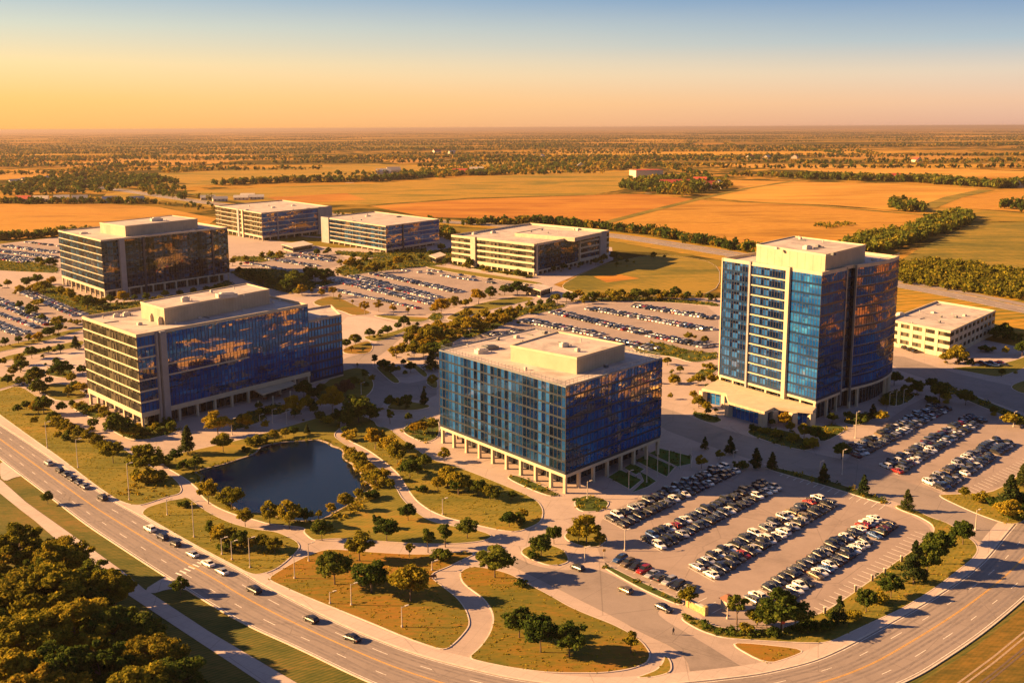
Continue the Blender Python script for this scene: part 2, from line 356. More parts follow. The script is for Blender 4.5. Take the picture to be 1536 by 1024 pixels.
# ================================================================== GROUND
big = MB(); Rr = 150000
big.face([(-Rr, -3000, 0), (Rr, -3000, 0), (Rr, 160000, 0), (-Rr, 160000, 0)], 'country')
struct(big.obj('ground'))
def region(name, pts, mat, z=0.02, smooth=1):
    o = flat(name, chaikin(GP(pts), smooth) if smooth else GP(pts), z, mat); return struct(o)
region('dry_grass', [(1340,1046),(1362,1036),(1414,1003),(1464,970),(1515,929),(1560,889),(1640,812),(1800,900),(1800,1200),(1300,1200)], 'drygrass', 0.05, 0)
U = [(-60,600),(0,637),(60,676),(110,711),(170,752),(200,768),(214,776),(242,792),(289,819),(321,836),(352,852),(372,863),(393,877),(458,910),(526,944),(607,976),(666,994),(780,1021),(900,1034),(1034,1024),(1130,1013),(1161,1007),(1216,994),(1260,976),(1339,933),(1400,898),(1452,863),(1480,838),(1510,800),(1536,770),(1600,715)]
L = [(-60,640),(0,688),(34,714),(86,753),(130,787),(182,821),(234,855),(284,886),(365,936),(445,970),(549,1022),(680,1072),(850,1108),(1000,1112),(1180,1085),(1362,1024),(1414,990),(1464,957),(1515,916),(1560,876),(1640,800)]
def resample(pts, k):
    P = [Vector((p[0], p[1])) for p in pts]; d = [0.0]
    for a, b in zip(P, P[1:]): d.append(d[-1]+(b-a).length)
    out = []; j = 0
    for i in range(k):
        t = d[-1]*i/(k-1)
        while j < len(d)-2 and d[j+1] < t: j += 1
        f = (t-d[j])/max(1e-6, d[j+1]-d[j]); q = P[j]*(1-f)+P[j+1]*f; out.append((q.x, q.y))
    return out, d[-1]
UW = chaikin(GP(U), 2, False); LW = chaikin(GP(L), 2, False)
NR = 240
UR, _ = resample(UW, NR)
# the far kerb is matched to the nearest opposite point so that lanes stay parallel
LRs, _ = resample(LW, 900)
def match(i):
    a = Vector(UR[max(0, i-2)]); b = Vector(UR[min(NR-1, i+2)]); t = (b-a).normalized(); p = Vector(UR[i])
    return min(LRs, key=lambda q: abs((Vector(q)-p).dot(t)) + 0.02*(Vector(q)-p).length)
LR = [match(i) for i in range(NR)]
for _ in range(6):
    LR = [LR[0]] + [((LR[i-1][0]+2*LR[i][0]+LR[i+1][0])/4, (LR[i-1][1]+2*LR[i][1]+LR[i+1][1])/4) for i in range(1, NR-1)] + [LR[-1]]
def lane(t): return [(u[0]*(1-t)+l[0]*t, u[1]*(1-t)+l[1]*t) for u, l in zip(UR, LR)]
def ribbon(mb, line, wd, z, mat, dash=None, start=0, end=None):
    P, L_ = resample(line, max(4, int(sum((Vector(b)-Vector(a)).length for a, b in zip(line, line[1:]))/1.5)))
    step = L_/(len(P)-1); N = len(P); end = end or N
    left, rightp = [], []
    for i in range(N):
        t = (Vector(P[min(N-1, i+1)])-Vector(P[max(0, i-1)])).normalized(); nn = Vector((-t.y, t.x))*wd/2
        left.append((P[i][0]+nn.x, P[i][1]+nn.y, z)); rightp.append((P[i][0]-nn.x, P[i][1]-nn.y, z))
    for i in range(N-1):
        if dash and (i*step) % (dash[0]+dash[1]) > dash[0]: continue
        mb.face([rightp[i], rightp[i+1], left[i+1], left[i]], mat)
def strip(name, a, b, z, mat):
    mb = MB()
    for i in range(len(a)-1): mb.face([(*b[i], z), (*b[i+1], z), (*a[i+1], z), (*a[i], z)], mat)
    return struct(mb.obj(name))
# verge below everything near the boulevard
PLATE = [(-90,560)] + U[1:-1] + [(1640,690),(1640,545),(1536,522),(1430,500),(1340,478),(1080,447),(890,447),(830,427),(920,390),(918,371),(800,360),(660,351),(560,372),(500,372),(420,362),(340,352),(120,352),(0,366),(-140,382),(-160,520)]
region('grass_verge', [(-500,560),(-90,520),(300,700),(800,930),(1300,930),(1536,700),(1700,640),(2300,900),(1900,2600),(768,3200),(-900,1800)], 'verge', 0.03, 0)
struct(flat('campus_pavement', GP(PLATE), 0.06, 'concrete'))
strip('road', UR, LR, 0.10, 'asphalt')
MAT['wear'] = simple('polished_wheel_path', (0.195, 0.165, 0.152), 0.7, var=0.18, scale=0.5)
wp = MB()
for t in (.10, .175, .31, .385, .555, .63, .79, .865): ribbon(wp, lane(t), .55, 0.107, 'wear')
struct(wp.obj('wheel_path'))
mk = MB()
ribbon(mk, lane(0.03), 0.16, 0.115, 'white'); ribbon(mk, lane(0.965), 0.16, 0.115, 'white')
ribbon(mk, lane(0.465), 0.14, 0.115, 'yellow'); ribbon(mk, lane(0.482), 0.14, 0.115, 'yellow')
ribbon(mk, lane(0.25), 0.16, 0.115, 'white', (3.5, 9)); ribbon(mk, lane(0.72), 0.16, 0.115, 'white', (3.5, 9))
for k in range(7):   # worn stop bar and hatching near the side walk crossing
    x, y = G(268+k*6.5, 861-k*3.2); mk.box((x, y, 0.113), 0.5, 2.6, 0.004, 'white', 0.9)
struct(mk.obj('road_markings'))
tk = MB()
for dy in (0, 9, 24, 31): ribbon(tk, GP([(1390,1060+dy),(1440,1022+dy),(1490,985+dy),(1545,940+dy),(1640,860+dy)]), .45, .07, 'barkpale' if dy < 20 else 'bark')
struct(tk.obj('tyre_track'))
def kerbline(name, line, wd=0.35, h=0.24, side=1):
    mb = MB(); N = len(line); prev = None
    for i in range(N):
        t = (Vector(line[min(N-1, i+1)])-Vector(line[max(0, i-1)])).normalized(); nn = Vector((-t.y, t.x))*side
        a = line[i]; b = (a[0]+nn.x*wd, a[1]+nn.y*wd)
        if prev:
            pa, pb = prev
            mb.face([(*pa, 0.05), (*a, 0.05), (*a, h), (*pa, h)], 'kerb'); mb.face([(*pa, h), (*a, h), (*b, h), (*pb, h)], 'kerb')
            mb.face([(*pb, h), (*b, h), (*b, 0.02), (*pb, 0.02)], 'kerb')
        prev = (a, b)
    return struct(mb.obj(name))
kerbline('kerb', LR, side=-1); kerbline('kerb', [u for i, u in enumerate(UR)], side=1, wd=0.45, h=0.20)
# campus side sidewalk hugging the boulevard
def offs_line(line, d):
    out = []; N = len(line)
    for i in range(N):
        t = (Vector(line[min(N-1, i+1)])-Vector(line[max(0, i-1)])).normalized(); out.append((line[i][0]-t.y*d, line[i][1]+t.x*d))
    return out
strip('sidewalk', offs_line(UR, 4.2), offs_line(UR, 0.45), 0.17, 'sidewalk')
# walk south of the boulevard
SWU = [(-60,676),(3,721),(39,753),(57,766),(125,814),(182,855),(217,884),(227,890),(312,946),(400,998),(445,1024),(560,1085)]
SWL = [(-60,696),(0,740),(31,765),(52,781),(104,826),(195,894),(273,946),(352,998),(391,1024),(490,1085)]
struct(flat('sidewalk', GP(SWU)+GP(SWL[::-1]), 0.12, 'sidewalk'))
struct(flat('sidewalk', chaikin(GP([(217,884),(236,872),(247,866),(250,862),(284,886),(266,883),(250,884),(228,891)]), 1), 0.13, 'sidewalk'))
struct(flat('sidewalk', chaikin(GP([(0,716),(8,722),(22,716),(34,714),(20,703),(0,690)]), 1), 0.13, 'sidewalk'))
# ------------------------------------------------------------------ lawns, every one a raised island with its kerb
LAWNS = [
 ('lawn', [(-60,578),(0,622),(47,656),(94,689),(140,725),(175,749),(193,756),(206,758),(222,755),(250,745),(268,741),(272,735),(268,726),(259,717),(243,708),(234,706),(207,688),(182,672),(151,660),(122,646),(86,622),(55,595),(28,578),(0,587),(-60,600)][::1]),
 ('lawn', [(-60,560),(0,565),(16,568),(27,575),(0,584),(-60,592)]),
 ('lawn', [(516,616),(560,630),(566,641),(580,641),(597,654),(607,662),(625,675),(649,691),(675,697),(713,711),(745,724),(786,741),(806,752),(814,765),(812,780),(804,787),(776,798),(750,795),(722,789),(690,781),(670,776),(646,766),(625,751),(612,733),(600,712),(576,691),(550,673),(516,657),(520,642)]),
 ('lawn', [(214,768),(222,761),(247,753),(279,747),(284,748),(302,763),(325,776),(351,787),(384,795),(414,798),(432,806),(445,813),(449,821),(442,830),(419,850),(403,858),(385,862),(372,859),(352,848),(321,832),(289,815),(242,788),(216,773)]),
 ('rust', [(403,869),(414,860),(445,842),(476,828),(497,824),(547,828),(607,832),(653,832),(692,828),(708,829),(710,832),(698,837),(672,850),(651,858),(646,863),(648,869),(664,881),(685,897),(698,915),(703,931),(702,941),(687,959),(672,972),(661,974),(614,958),(562,936),(510,915),(458,894),(424,879)]),
 ('rust', [(691,862),(694,856),(705,851),(721,851),(762,860),(791,876),(825,894),(854,911),(882,923),(916,936),(942,949),(963,964),(974,980),(973,988),(966,996),(942,1004),(903,1009),(856,1009),(817,1008),(765,1001),(726,993),(703,987),(721,972),(736,951),(742,931),(739,915),(726,897),(703,881),(694,872)]),
 ('lawn', [(998,983),(1005,993),(1006,1004),(1000,1010),(981,1015),(955,1017),(970,1012),(985,1006),(993,998),(997,990)]),
 ('lawn', [(782,826),(794,819),(817,815),(845,825),(852,837),(851,843),(841,847),(822,848),(799,839),(786,833)]),
 ('lawn', [(847,803),(854,798),(867,795),(898,800),(908,807),(907,813),(898,820),(882,821),(864,816),(851,810)]),
 ('garden', [(904,850),(908,847),(960,873),(1026,903),(1021,909),(960,882)]),
 ('lawn', [(1023,927),(1031,921),(1052,933),(1086,944),(1117,946),(1160,946),(1185,940),(1208,928),(1234,920),(1247,912),(1271,897),(1307,871),(1351,839),(1381,819),(1396,806),(1403,795),(1399,786),(1378,774),(1357,767),(1344,761),(1346,757),(1370,764),(1396,777),(1422,785),(1448,803),(1463,816),(1466,827),(1457,839),(1439,853),(1414,873),(1388,891),(1350,914),(1312,931),(1274,949),(1242,964),(1203,964),(1130,960),(1086,957),(1052,946),(1029,933)]),
 ('rust', [(1094,965),(1130,966),(1210,975),(1182,987),(1150,996)]),
 ('garden', [(1424,579),(1536,625),(1620,655),(1620,668),(1536,636),(1420,588)]),
 ('garden', [(1150,698),(1240,720),(1337,752),(1328,757),(1238,728),(1150,704)]),
 ('lawn', [(1405,743),(1422,742),(1500,740),(1560,680),(1640,650),(1640,700),(1536,782),(1521,786),(1506,785),(1461,769)]),
 ('lawn', [(1420,552),(1450,557),(1475,562),(1500,566),(1536,552),(1600,530),(1560,528),(1500,548)]),
 ('lawn', [(1512,580),(1545,568),(1620,600),(1536,592)]),
 ('garden', [(1115,649),(1140,640),(1190,648),(1222,672),(1206,676),(1166,667)]),
 ('garden', [(1229,667),(1272,644),(1253,636),(1226,640)]),
 ('garden', [(1259,632),(1292,619),(1319,622),(1286,640)]),
 ('garden', [(1316,602),(1336,584),(1379,592),(1345,612)]),
 ('garden', [(1040,616),(1087,629),(1070,636),(1040,626)]),
 ('green', [(912,716),(930,705),(962,720),(945,734)]),
 ('green', [(936,702),(948,695),(966,704),(954,712)]),
 ('green', [(960,708),(972,714),(984,722),(972,730),(948,739),(966,722)]),
 ('green', [(953,691),(970,682),(1012,701),(1000,715)]),
 ('green', [(974,680),(990,673),(1038,685),(1036,696),(1016,700)]),
 ('garden', [(757,716),(775,712),(845,744),(820,744)]),
 ('garden', [(860,752),(880,742),(915,752),(905,766),(870,768)]),
 ('garden', [(346,628),(386,613),(404,628),(349,648)]),
 ('garden', [(392,611),(418,605),(435,616),(409,625)]),
 ('garden', [(152,636),(186,633),(275,643),(249,653),(200,663)]),
 ('garden', [(104,610),(123,602),(154,622),(143,630)]),
 ('lawn', [(514,556),(539,551),(551,559),(562,577),(553,593),(532,600),(498,608),(480,602),(470,590),(500,565)]),
 ('lawn', [(561,549),(579,552),(600,572),(597,575),(588,574)]),
 ('lawn', [(605,537),(621,545),(640,559),(641,565),(635,566)]),
 ('lawn', [(637,573),(656,570),(656,582),(649,582)]),
 ('lawn', [(577,614),(591,602),(612,602),(651,609),(623,616)]),
 ('garden', [(600,647),(623,631),(657,626),(659,655),(638,665)]),
 ('rust', [(514,523),(553,510),(560,521),(553,531),(516,531)]),
 ('lawn', [(540,505),(581,501),(620,487),(621,491),(567,515)]),
 ('lawn', [(553,472),(612,475),(649,477),(630,484),(591,480)]),
 ('lawn', [(597,524),(609,515),(620,523),(605,530)]),
 ('rust', [(612,500),(650,484),(704,484),(700,504),(645,530),(618,530)]),
 ('lawn', [(665,478),(714,456),(778,444),(808,448),(764,458),(722,468),(684,481)]),
 ('lawn', [(640,397),(714,409),(813,424),(813,428),(714,415),(640,402)]),
 ('garden', [(690,500),(730,485),(790,460),(830,452),(835,458),(790,470),(740,495),(700,510)]),
 ('olive', [(835,432),(870,412),(905,397),(985,380),(1079,393),(1079,443),(960,444),(890,446)]),
 ('lawn', [(59,578),(95,575),(130,590),(128,598),(86,603),(56,584)]),
 ('lawn', [(0,545),(20,538),(60,530),(125,520),(126,509),(60,524),(0,536)]),
 ('lawn', [(-40,528),(40,512),(124,490),(124,496),(0,530)]),
 ('garden', [(62,561),(84,545),(112,557),(100,568)]),
 ('garden', [(40,440),(60,425),(94,432),(150,460),(300,438),(340,420),(352,426),(300,447),(150,480),(90,455)]),
 ('garden', [(-80,385),(30,390),(60,396),(88,400),(88,410),(40,408),(-80,402)]),
 ('rust', [(462,455),(500,442),(540,462),(560,470),(530,474),(512,466)]),
 ('garden', [(345,408),(365,402),(440,405),(470,425),(500,418),(505,424),(440,442),(400,432),(360,418)]),
 ('garden', [(350,385),(395,385),(432,378),(424,386),(395,394),(350,392)]),
 ('garden', [(500,405),(530,392),(560,388),(660,375),(690,370),(678,395),(640,400),(560,408),(515,415)]),
 ('garden', [(503,376),(560,380),(640,372),(640,378),(560,388),(503,382)]),
 ('garden', [(680,392),(740,402),(800,414),(800,418),(740,409),(680,398)]),
 ('garden', [(640,478),(650,470),(662,470),(665,478),(650,482)]),
 ('garden', [(790,700-232),(810,461),(850,456),(846,462),(800,472)]),
 ('garden', [(850,452),(900,446),(1000,447),(1078,455),(1078,460),(1000,453),(900,452)]),
 ('garden', [(945,520),(985,512),(1030,525),(1075,530),(1075,538),(1040,545),(1010,535),(960,530)]),
 ('garden', [(1040,560),(1075,548),(1077,556),(1050,570)]),
]
MAT['greenbed'] = ground_mat('watered_grass', [(0.35, (0.03, 0.075, 0.014)), (0.5, (0.05, 0.115, 0.018)), (0.65, (0.09, 0.14, 0.024))], 0.08, 0.9)
LM = {'lawn': 'lawn', 'rust': 'rust_lawn', 'garden': 'garden', 'green': 'greenbed', 'olive': 'olive'}
for kind, pts in LAWNS:
    poly = ccw(chaikin(GP(pts), 2 if kind != 'green' else 1)) if kind != 'green' else ccw(GP(pts))
    o = struct(flat('flower_bed' if kind == 'garden' else 'lawn', poly, 0.22, LM[kind]))
    mb = MB(); out = offset(poly, 0.3); N = len(poly)
    for i in range(N):
        j = (i+1) % N
        mb.face([(*out[i], 0.05), (*out[j], 0.05), (*out[j], 0.215), (*out[i], 0.215)], 'kerb')
        mb.face([(*out[i], 0.215), (*out[j], 0.215), (*poly[j], 0.215), (*poly[i], 0.215)], 'kerb')
    k = mb.obj('kerb', o)
# lawn round the pond, with the pond cut out
PL = [(240,691),(250,685),(312,671),(365,659),(404,648),(446,636),(498,621),(509,618),(512,640),(498,653),(513,665),(534,677),(560,696),(581,714),(594,733),(602,748),(620,766),(644,782),(674,789),(705,793),(730,800),(738,805),(726,811),(692,815),(640,816),(588,813),(520,808),(492,808),(471,811),(456,798),(459,793),(450,790),(404,786),(385,780),(359,774),(328,762),(312,752),(302,742),(297,732),(276,716),(250,701)]
POND = [(300,707),(339,694),(378,682),(399,672),(430,664),(467,661),(496,663),(506,670),(516,686),(527,702),(543,722),(552,735),(536,749),(516,764),(498,771),(484,774),(470,779),(455,781),(430,778),(400,773),(374,768),(362,762),(344,755),(330,745),(318,735),(308,722)]
pond = ccw(chaikin(GP(POND), 3)); pond = [(x+1.3*math.sin(x*.21+y*.13)+.7*math.sin(y*.47), y+1.2*math.cos(x*.17-y*.23)+.6*math.sin(x*.51)) for x, y in pond]; poly = ccw(chaikin(GP(PL), 2))
rimo = offset(pond, 0.65)
o = struct(flat('lawn', poly, 0.22, 'lawn', [rimo])); mb = MB(); out = offset(poly, 0.3)
for i in range(len(poly)):
    j = (i+1) % len(poly)
    mb.face([(*out[i], 0.05), (*out[j], 0.05), (*out[j], 0.215), (*out[i], 0.215)], 'kerb'); mb.face([(*out[i], 0.215), (*out[j], 0.215), (*poly[j], 0.215), (*poly[i], 0.215)], 'kerb')
mb.obj('kerb', o)
struct(flat('pond_water', offset(pond, 0.1), 0.09, 'water')); mb = MB()
for i in range(len(pond)):
    j = (i+1) % len(pond)
    mb.face([(*rimo[i], 0.2), (*rimo[j], 0.2), (*rimo[j], 0.36), (*rimo[i], 0.36)], 'stone'); mb.face([(*rimo[i], 0.36), (*rimo[j], 0.36), (*pond[j], 0.33), (*pond[i], 0.33)], 'stone')
    mb.face([(*pond[i], 0.33), (*pond[j], 0.33), (*pond[j], 0.06), (*pond[i], 0.06)], 'stone')
struct(mb.obj('pond_edge'))
struct(flat('plaza', chaikin(GP([(512,476),(550,474),(600,487),(607,492),(560,508),(514,519)]), 1), .13, 'sidewalk'))
struct(flat('plaza', chaikin(GP([(38,552),(70,538),(128,522),(128,550),(100,560),(70,566)]), 1), .13, 'sidewalk'))
# asphalt drives and car parks
def drive(name, pts, mat, z): return struct(flat(name, chaikin(GP(pts), 1), z, mat))
drive('entrance_road', [(745,838),(770,834),(800,848),(845,856),(880,852),(905,856),(950,880),(1000,906),(990,913),(985,920),(1003,934),(1052,962),(1100,992),(1117,1003),(1036,1012),(1031,991),(1012,972),(960,948),(930,930),(860,895),(791,860)], 'asphalt', 0.09)
drive('campus_drive', [(960,606),(1000,612),(1090,645),(1136,658),(1214,678),(1277,692),(1330,713),(1386,731),(1422,744),(1480,766),(1530,786),(1478,818),(1448,800),(1422,784),(1396,775),(1370,763),(1338,751),(1318,743),(1214,712),(1152,697),(1060,668),(985,640)], 'asphalt', 0.09)
drive('service_road', [(1338,529),(1424,557),(1464,567),(1536,583),(1660,612),(1660,650),(1536,620),(1464,593),(1393,570),(1338,552)], 'asphalt', 0.09)
drive('campus_drive', [(583,500),(640,475),(680,482),(640,482),(615,495),(575,530),(556,540),(560,552),(600,578),(655,566),(655,600),(580,600),(560,625),(512,612),(560,590),(558,570),(530,548),(514,545),(514,538),(545,530),(560,518)], 'asphalt', 0.08)
LOTS = {
 'front': [(905,772),(985,735),(1085,697),(1130,693),(1190,708),(1240,730),(1340,762),(1376,778),(1396,792),(1393,805),(1350,838),(1271,895),(1200,932),(1160,944),(1090,943),(1045,925),(1060,905),(1026,900),(905,845),(892,812)],
 'right': [(1262,697),(1290,668),(1350,615),(1400,590),(1440,592),(1536,632),(1620,660),(1536,712),(1490,738),(1402,740),(1300,708)],
 'middle': [(750,505),(790,478),(850,462),(900,455),(1000,453),(1077,461),(1077,528),(1040,532),(985,512),(940,522),(880,512),(800,515)],
 'back': [(455,440),(480,425),(560,402),(640,397),(714,412),(812,428),(800,438),(700,455),(655,470),(600,474),(540,462)],
 'rear': [(362,402),(440,374),(500,376),(522,390),(500,402),(470,407),(420,404),(400,412)],
 'left': [(-80,370),(0,366),(88,363),(88,402),(40,396),(-80,388)],
 'west': [(-60,440),(20,430),(90,452),(132,472),(118,500),(0,525),(-60,530)],
 'link': [(690,515),(720,498),(780,492),(800,500),(790,510),(720,525),(690,530)],
}
for k, pts in LOTS.items(): drive('car_park', pts, 'lot', 0.08)
# ================================================================== CARS: where they stand
CARS = []   # x, y, heading, rank info
def unit(a): v = Vector(a); return v.normalized()
paintpick = ['black']*38+['navy']*14+['charcoal']*14+['white']*14+['silver']*8+['grey']*7+['red']*4+['gold']*3+['maroon']*2+['blue']*2
farpick = ['white']*26+['silver']*22+['black']*18+['charcoal']*10+['grey']*8+['red']*6+['blue']*4+['navy']*6+['gold']*3
typepick = ['saloon']*8+['hatchback']*4+['suv']*6+['minivan']*1
stalls = MB()
FAR = []
def carrow(near, far, lot, rowname, axis=None, double=True, gap=2.75, fill=0.97, lines=True, big=True, sgn=1):
    a = Vector(G(*near)); b = Vector(G(*far)); d = (b-a); Ln = d.length; d.normalize()
    if axis: ax = (Vector(G(near[0]+axis[0], near[1]+axis[1]))-Vector(G(near[0]-axis[0], near[1]-axis[1]))).normalized()
    else: ax = Vector((d.y, -d.x))
    if ax.dot(Vector((d.y, -d.x))) < 0: ax = -ax
    cnt = int(Ln/gap); cr = random.Random(hash_str(lot+rowname))
    sides = (-1, 1) if double else (0,)
    for i in range(cnt+1):
        p0 = a+d*(i*gap)
        for s in sides:
            if lines:
                q0 = p0-d*gap/2; e = q0 + ax*(s*5.3 if double else 2.6); e0 = q0 if double else q0-ax*2.6
                t = (e-e0).normalized(); nn = Vector((-t.y, t.x))*0.09
                stalls.face([(*(e0-nn), 0.1), (*(e-nn), 0.1), (*(e+nn), 0.1), (*(e0+nn), 0.1)], 'white')
            if cr.random() > fill: continue
            p = p0 + ax*(s*2.75 + cr.uniform(-.2, .2)) + d*cr.uniform(-.12, .12)
            h = math.atan2(ax.y, ax.x) + (0 if cr.random() < .5 else math.pi) + cr.uniform(-.03, .03)
            rec = dict(x=p.x, y=p.y, h=h, lot=lot, row=rowname, i=i+1, side=s, col=cr.choice(paintpick), typ=cr.choice(typepick))
            if not big: rec['col'] = cr.choice(farpick)
            (CARS if big else FAR).append(rec)
def hash_str(s): return sum((i+1)*ord(c) for i, c in enumerate(s))
carrow((925,784), (1096,703), 'front', 'top', (10, 5.4))
carrow((980,816), (1157,728), 'front', 'second', (10, 5.4))
carrow((1056,859), (1240,751), 'front', 'third', (10, 5.4))
carrow((1140,909), (1325,783), 'front', 'bottom', (10, 5.4))
carrow((930,842), (1036,890), 'front', 'kerbside', (10, -4.5), False, 2.95, 1.0)
carrow((1277,682), (1412,612), 'right', 'top', (10, 4.4))
carrow((1337,705), (1467,627), 'right', 'middle', (10, 4.4))
carrow((1403,730), (1506,664), 'right', 'bottom', (10, 4.4))
# empty stalls painted along the kerb of the front lot
carrow((1215,932), (1392,795), 'front', 'none', (10, 4.4), False, 2.75, -1)
carrow((1180,712), (1330,763), 'front', 'none2', (10, -6), False, 2.75, -1)
carrow((1044,898), (1085,918), 'front', 'none3', (10, -5), False, 2.95, -1)
carrow((1450,742), (1545,690), 'right', 'none', (10, 4.4), False, 2.75, -1)
for nr, fr, lot, dbl, fl in [((833,469),(969,501),'m',1,.93),((788,482),(902,504),'m',1,.93),((887,464),(1072,497),'m',1,.93),((949,459),(1075,479),'m',1,.9),((979,504),(1062,521),'m',1,.9),((907,509),(986,526),'m',1,.8),((719,506),(776,498),'m',0,.8),((1010,512),(1072,522),'m',0,.8),
    ((478,431),(631,464),'b',0,.93),((503,421),(654,457),'b',1,.93),((530,415),(656,448),'b',1,.93),((562,411),(690,439),'b',1,.9),((606,406),(780,431),'b',0,.35),((615,402),(800,430),'b',0,.2),((540,422),(640,444),'b',1,.95),
    ((369,395),(434,407),'r',0,.95),((406,389),(473,400),'r',1,.9),((434,383),(498,392),'r',1,.85),((452,380),(505,388),'r',0,.8),
    ((-70,368),(85,388),'l',1,.9),((-70,374),(70,394),'l',1,.9),((10,370),(87,380),'l',1,.8),((-50,382),(40,394),'l',1,.9),((40,364),(88,370),'l',0,.6),
    ((37,438),(120,474),'w',1,.93),((-40,437),(80,488),'w',1,.93),((-60,468),(37,503),'w',1,.93),((-60,450),(60,494),'w',0,.9)]:
    carrow(nr, fr, lot, f'{nr}', None, bool(dbl), 2.8, fl, True, False)
for k in range(6):
    x, y = G(1470+k*7, 545+(k % 2)*4); FAR.append(dict(x=x, y=y, h=2.2+k*.1, col=['maroon', 'black', 'navy', 'silver', 'red', 'black'][k], typ='saloon'))
for x_, y_ in ((1358,523),(1366,526),(1374,529)):
    x, y = G(x_, y_); FAR.append(dict(x=x, y=y, h=0.4, col='black', typ='suv'))
struct(stalls.obj('parking_markings'))
# ================================================================== CAR MODELS
PAINT = {'black': (0.012, 0.012, 0.014), 'navy': (0.012, 0.02, 0.05), 'charcoal': (0.045, 0.047, 0.05), 'white': (0.72, 0.70, 0.66), 'silver': (0.42, 0.42, 0.42), 'grey': (0.17, 0.175, 0.18), 'red': (0.32, 0.015, 0.012), 'gold': (0.17, 0.13, 0.08), 'maroon': (0.10, 0.012, 0.015), 'blue': (0.03, 0.08, 0.22)}
for k, c in PAINT.items():
    m, n, b = newmat('paint_'+k); b.inputs['Base Color'].default_value = (*c, 1); b.inputs['Roughness'].default_value = 0.32
    b.inputs['Metallic'].default_value = 0.35 if k not in ('white', 'black') else 0.0
    b.inputs['Coat Weight'].default_value = 0.35; b.inputs['Coat Roughness'].default_value = 0.04; MAT['paint_'+k] = m
MAT['carglass'] = simple('car_glass', (0.012, 0.016, 0.022), 0.05, spec=0.8, var=0.0)
MAT['tyre'] = simple('tyre_rubber', (0.02, 0.02, 0.02), 0.85); MAT['rim'] = simple('alloy_rim', (0.4, 0.4, 0.4), 0.3, metal=0.8)
MAT['headlamp'] = simple('headlight_lens', (0.65, 0.65, 0.62), 0.1); MAT['taillamp'] = simple('taillight_lens', (0.35, 0.01, 0.01), 0.2)
# profile: x from rear(-) to front(+), lower body stations (x, half width, z bottom, z top) and cabin (x, half width, z)
TYPES = {
 'saloon': dict(L=4.75, low=[(-2.38, .70, .42, .72), (-2.28, .84, .28, .92), (-1.5, .91, .22, .98), (-.6, .93, .2, .96), (.6, .93, .2, .95), (1.35, .92, .2, .90), (2.1, .86, .24, .76), (2.37, .68, .36, .6)], cab=[(-1.75, .97), (-1.0, 1.40), (.25, 1.44), (1.15, .93)]),
 'hatchback': dict(L=4.2, low=[(-2.1, .72, .42, .8), (-2.02, .86, .28, 1.0), (-1.3, .91, .22, 1.02), (-.4, .92, .2, .98), (.6, .92, .2, .96), (1.2, .91, .2, .92), (1.9, .85, .24, .78), (2.1, .68, .36, .6)], cab=[(-2.0, 1.0), (-1.55, 1.45), (.15, 1.5), (1.0, .95)]),
 'suv': dict(L=4.8, low=[(-2.4, .78, .46, .95), (-2.32, .92, .34, 1.1), (-1.5, .96, .28, 1.13), (-.5, .97, .28, 1.12), (.6, .97, .28, 1.1), (1.3, .96, .28, 1.08), (2.15, .9, .3, .98), (2.4, .74, .42, .78)], cab=[(-2.3, 1.12), (-1.95, 1.68), (.2, 1.76), (1.05, 1.1)]),
 'minivan': dict(L=5.0, low=[(-2.5, .8, .46, .98), (-2.42, .94, .34, 1.1), (-1.5, .98, .28, 1.12), (-.5, .98, .28, 1.12), (.6, .98, .28, 1.08), (1.4, .96, .28, 1.02), (2.2, .9, .3, .86), (2.5, .74, .42, .66)], cab=[(-2.42, 1.1), (-2.15, 1.74), (.5, 1.78), (1.75, 1.0)]),
}
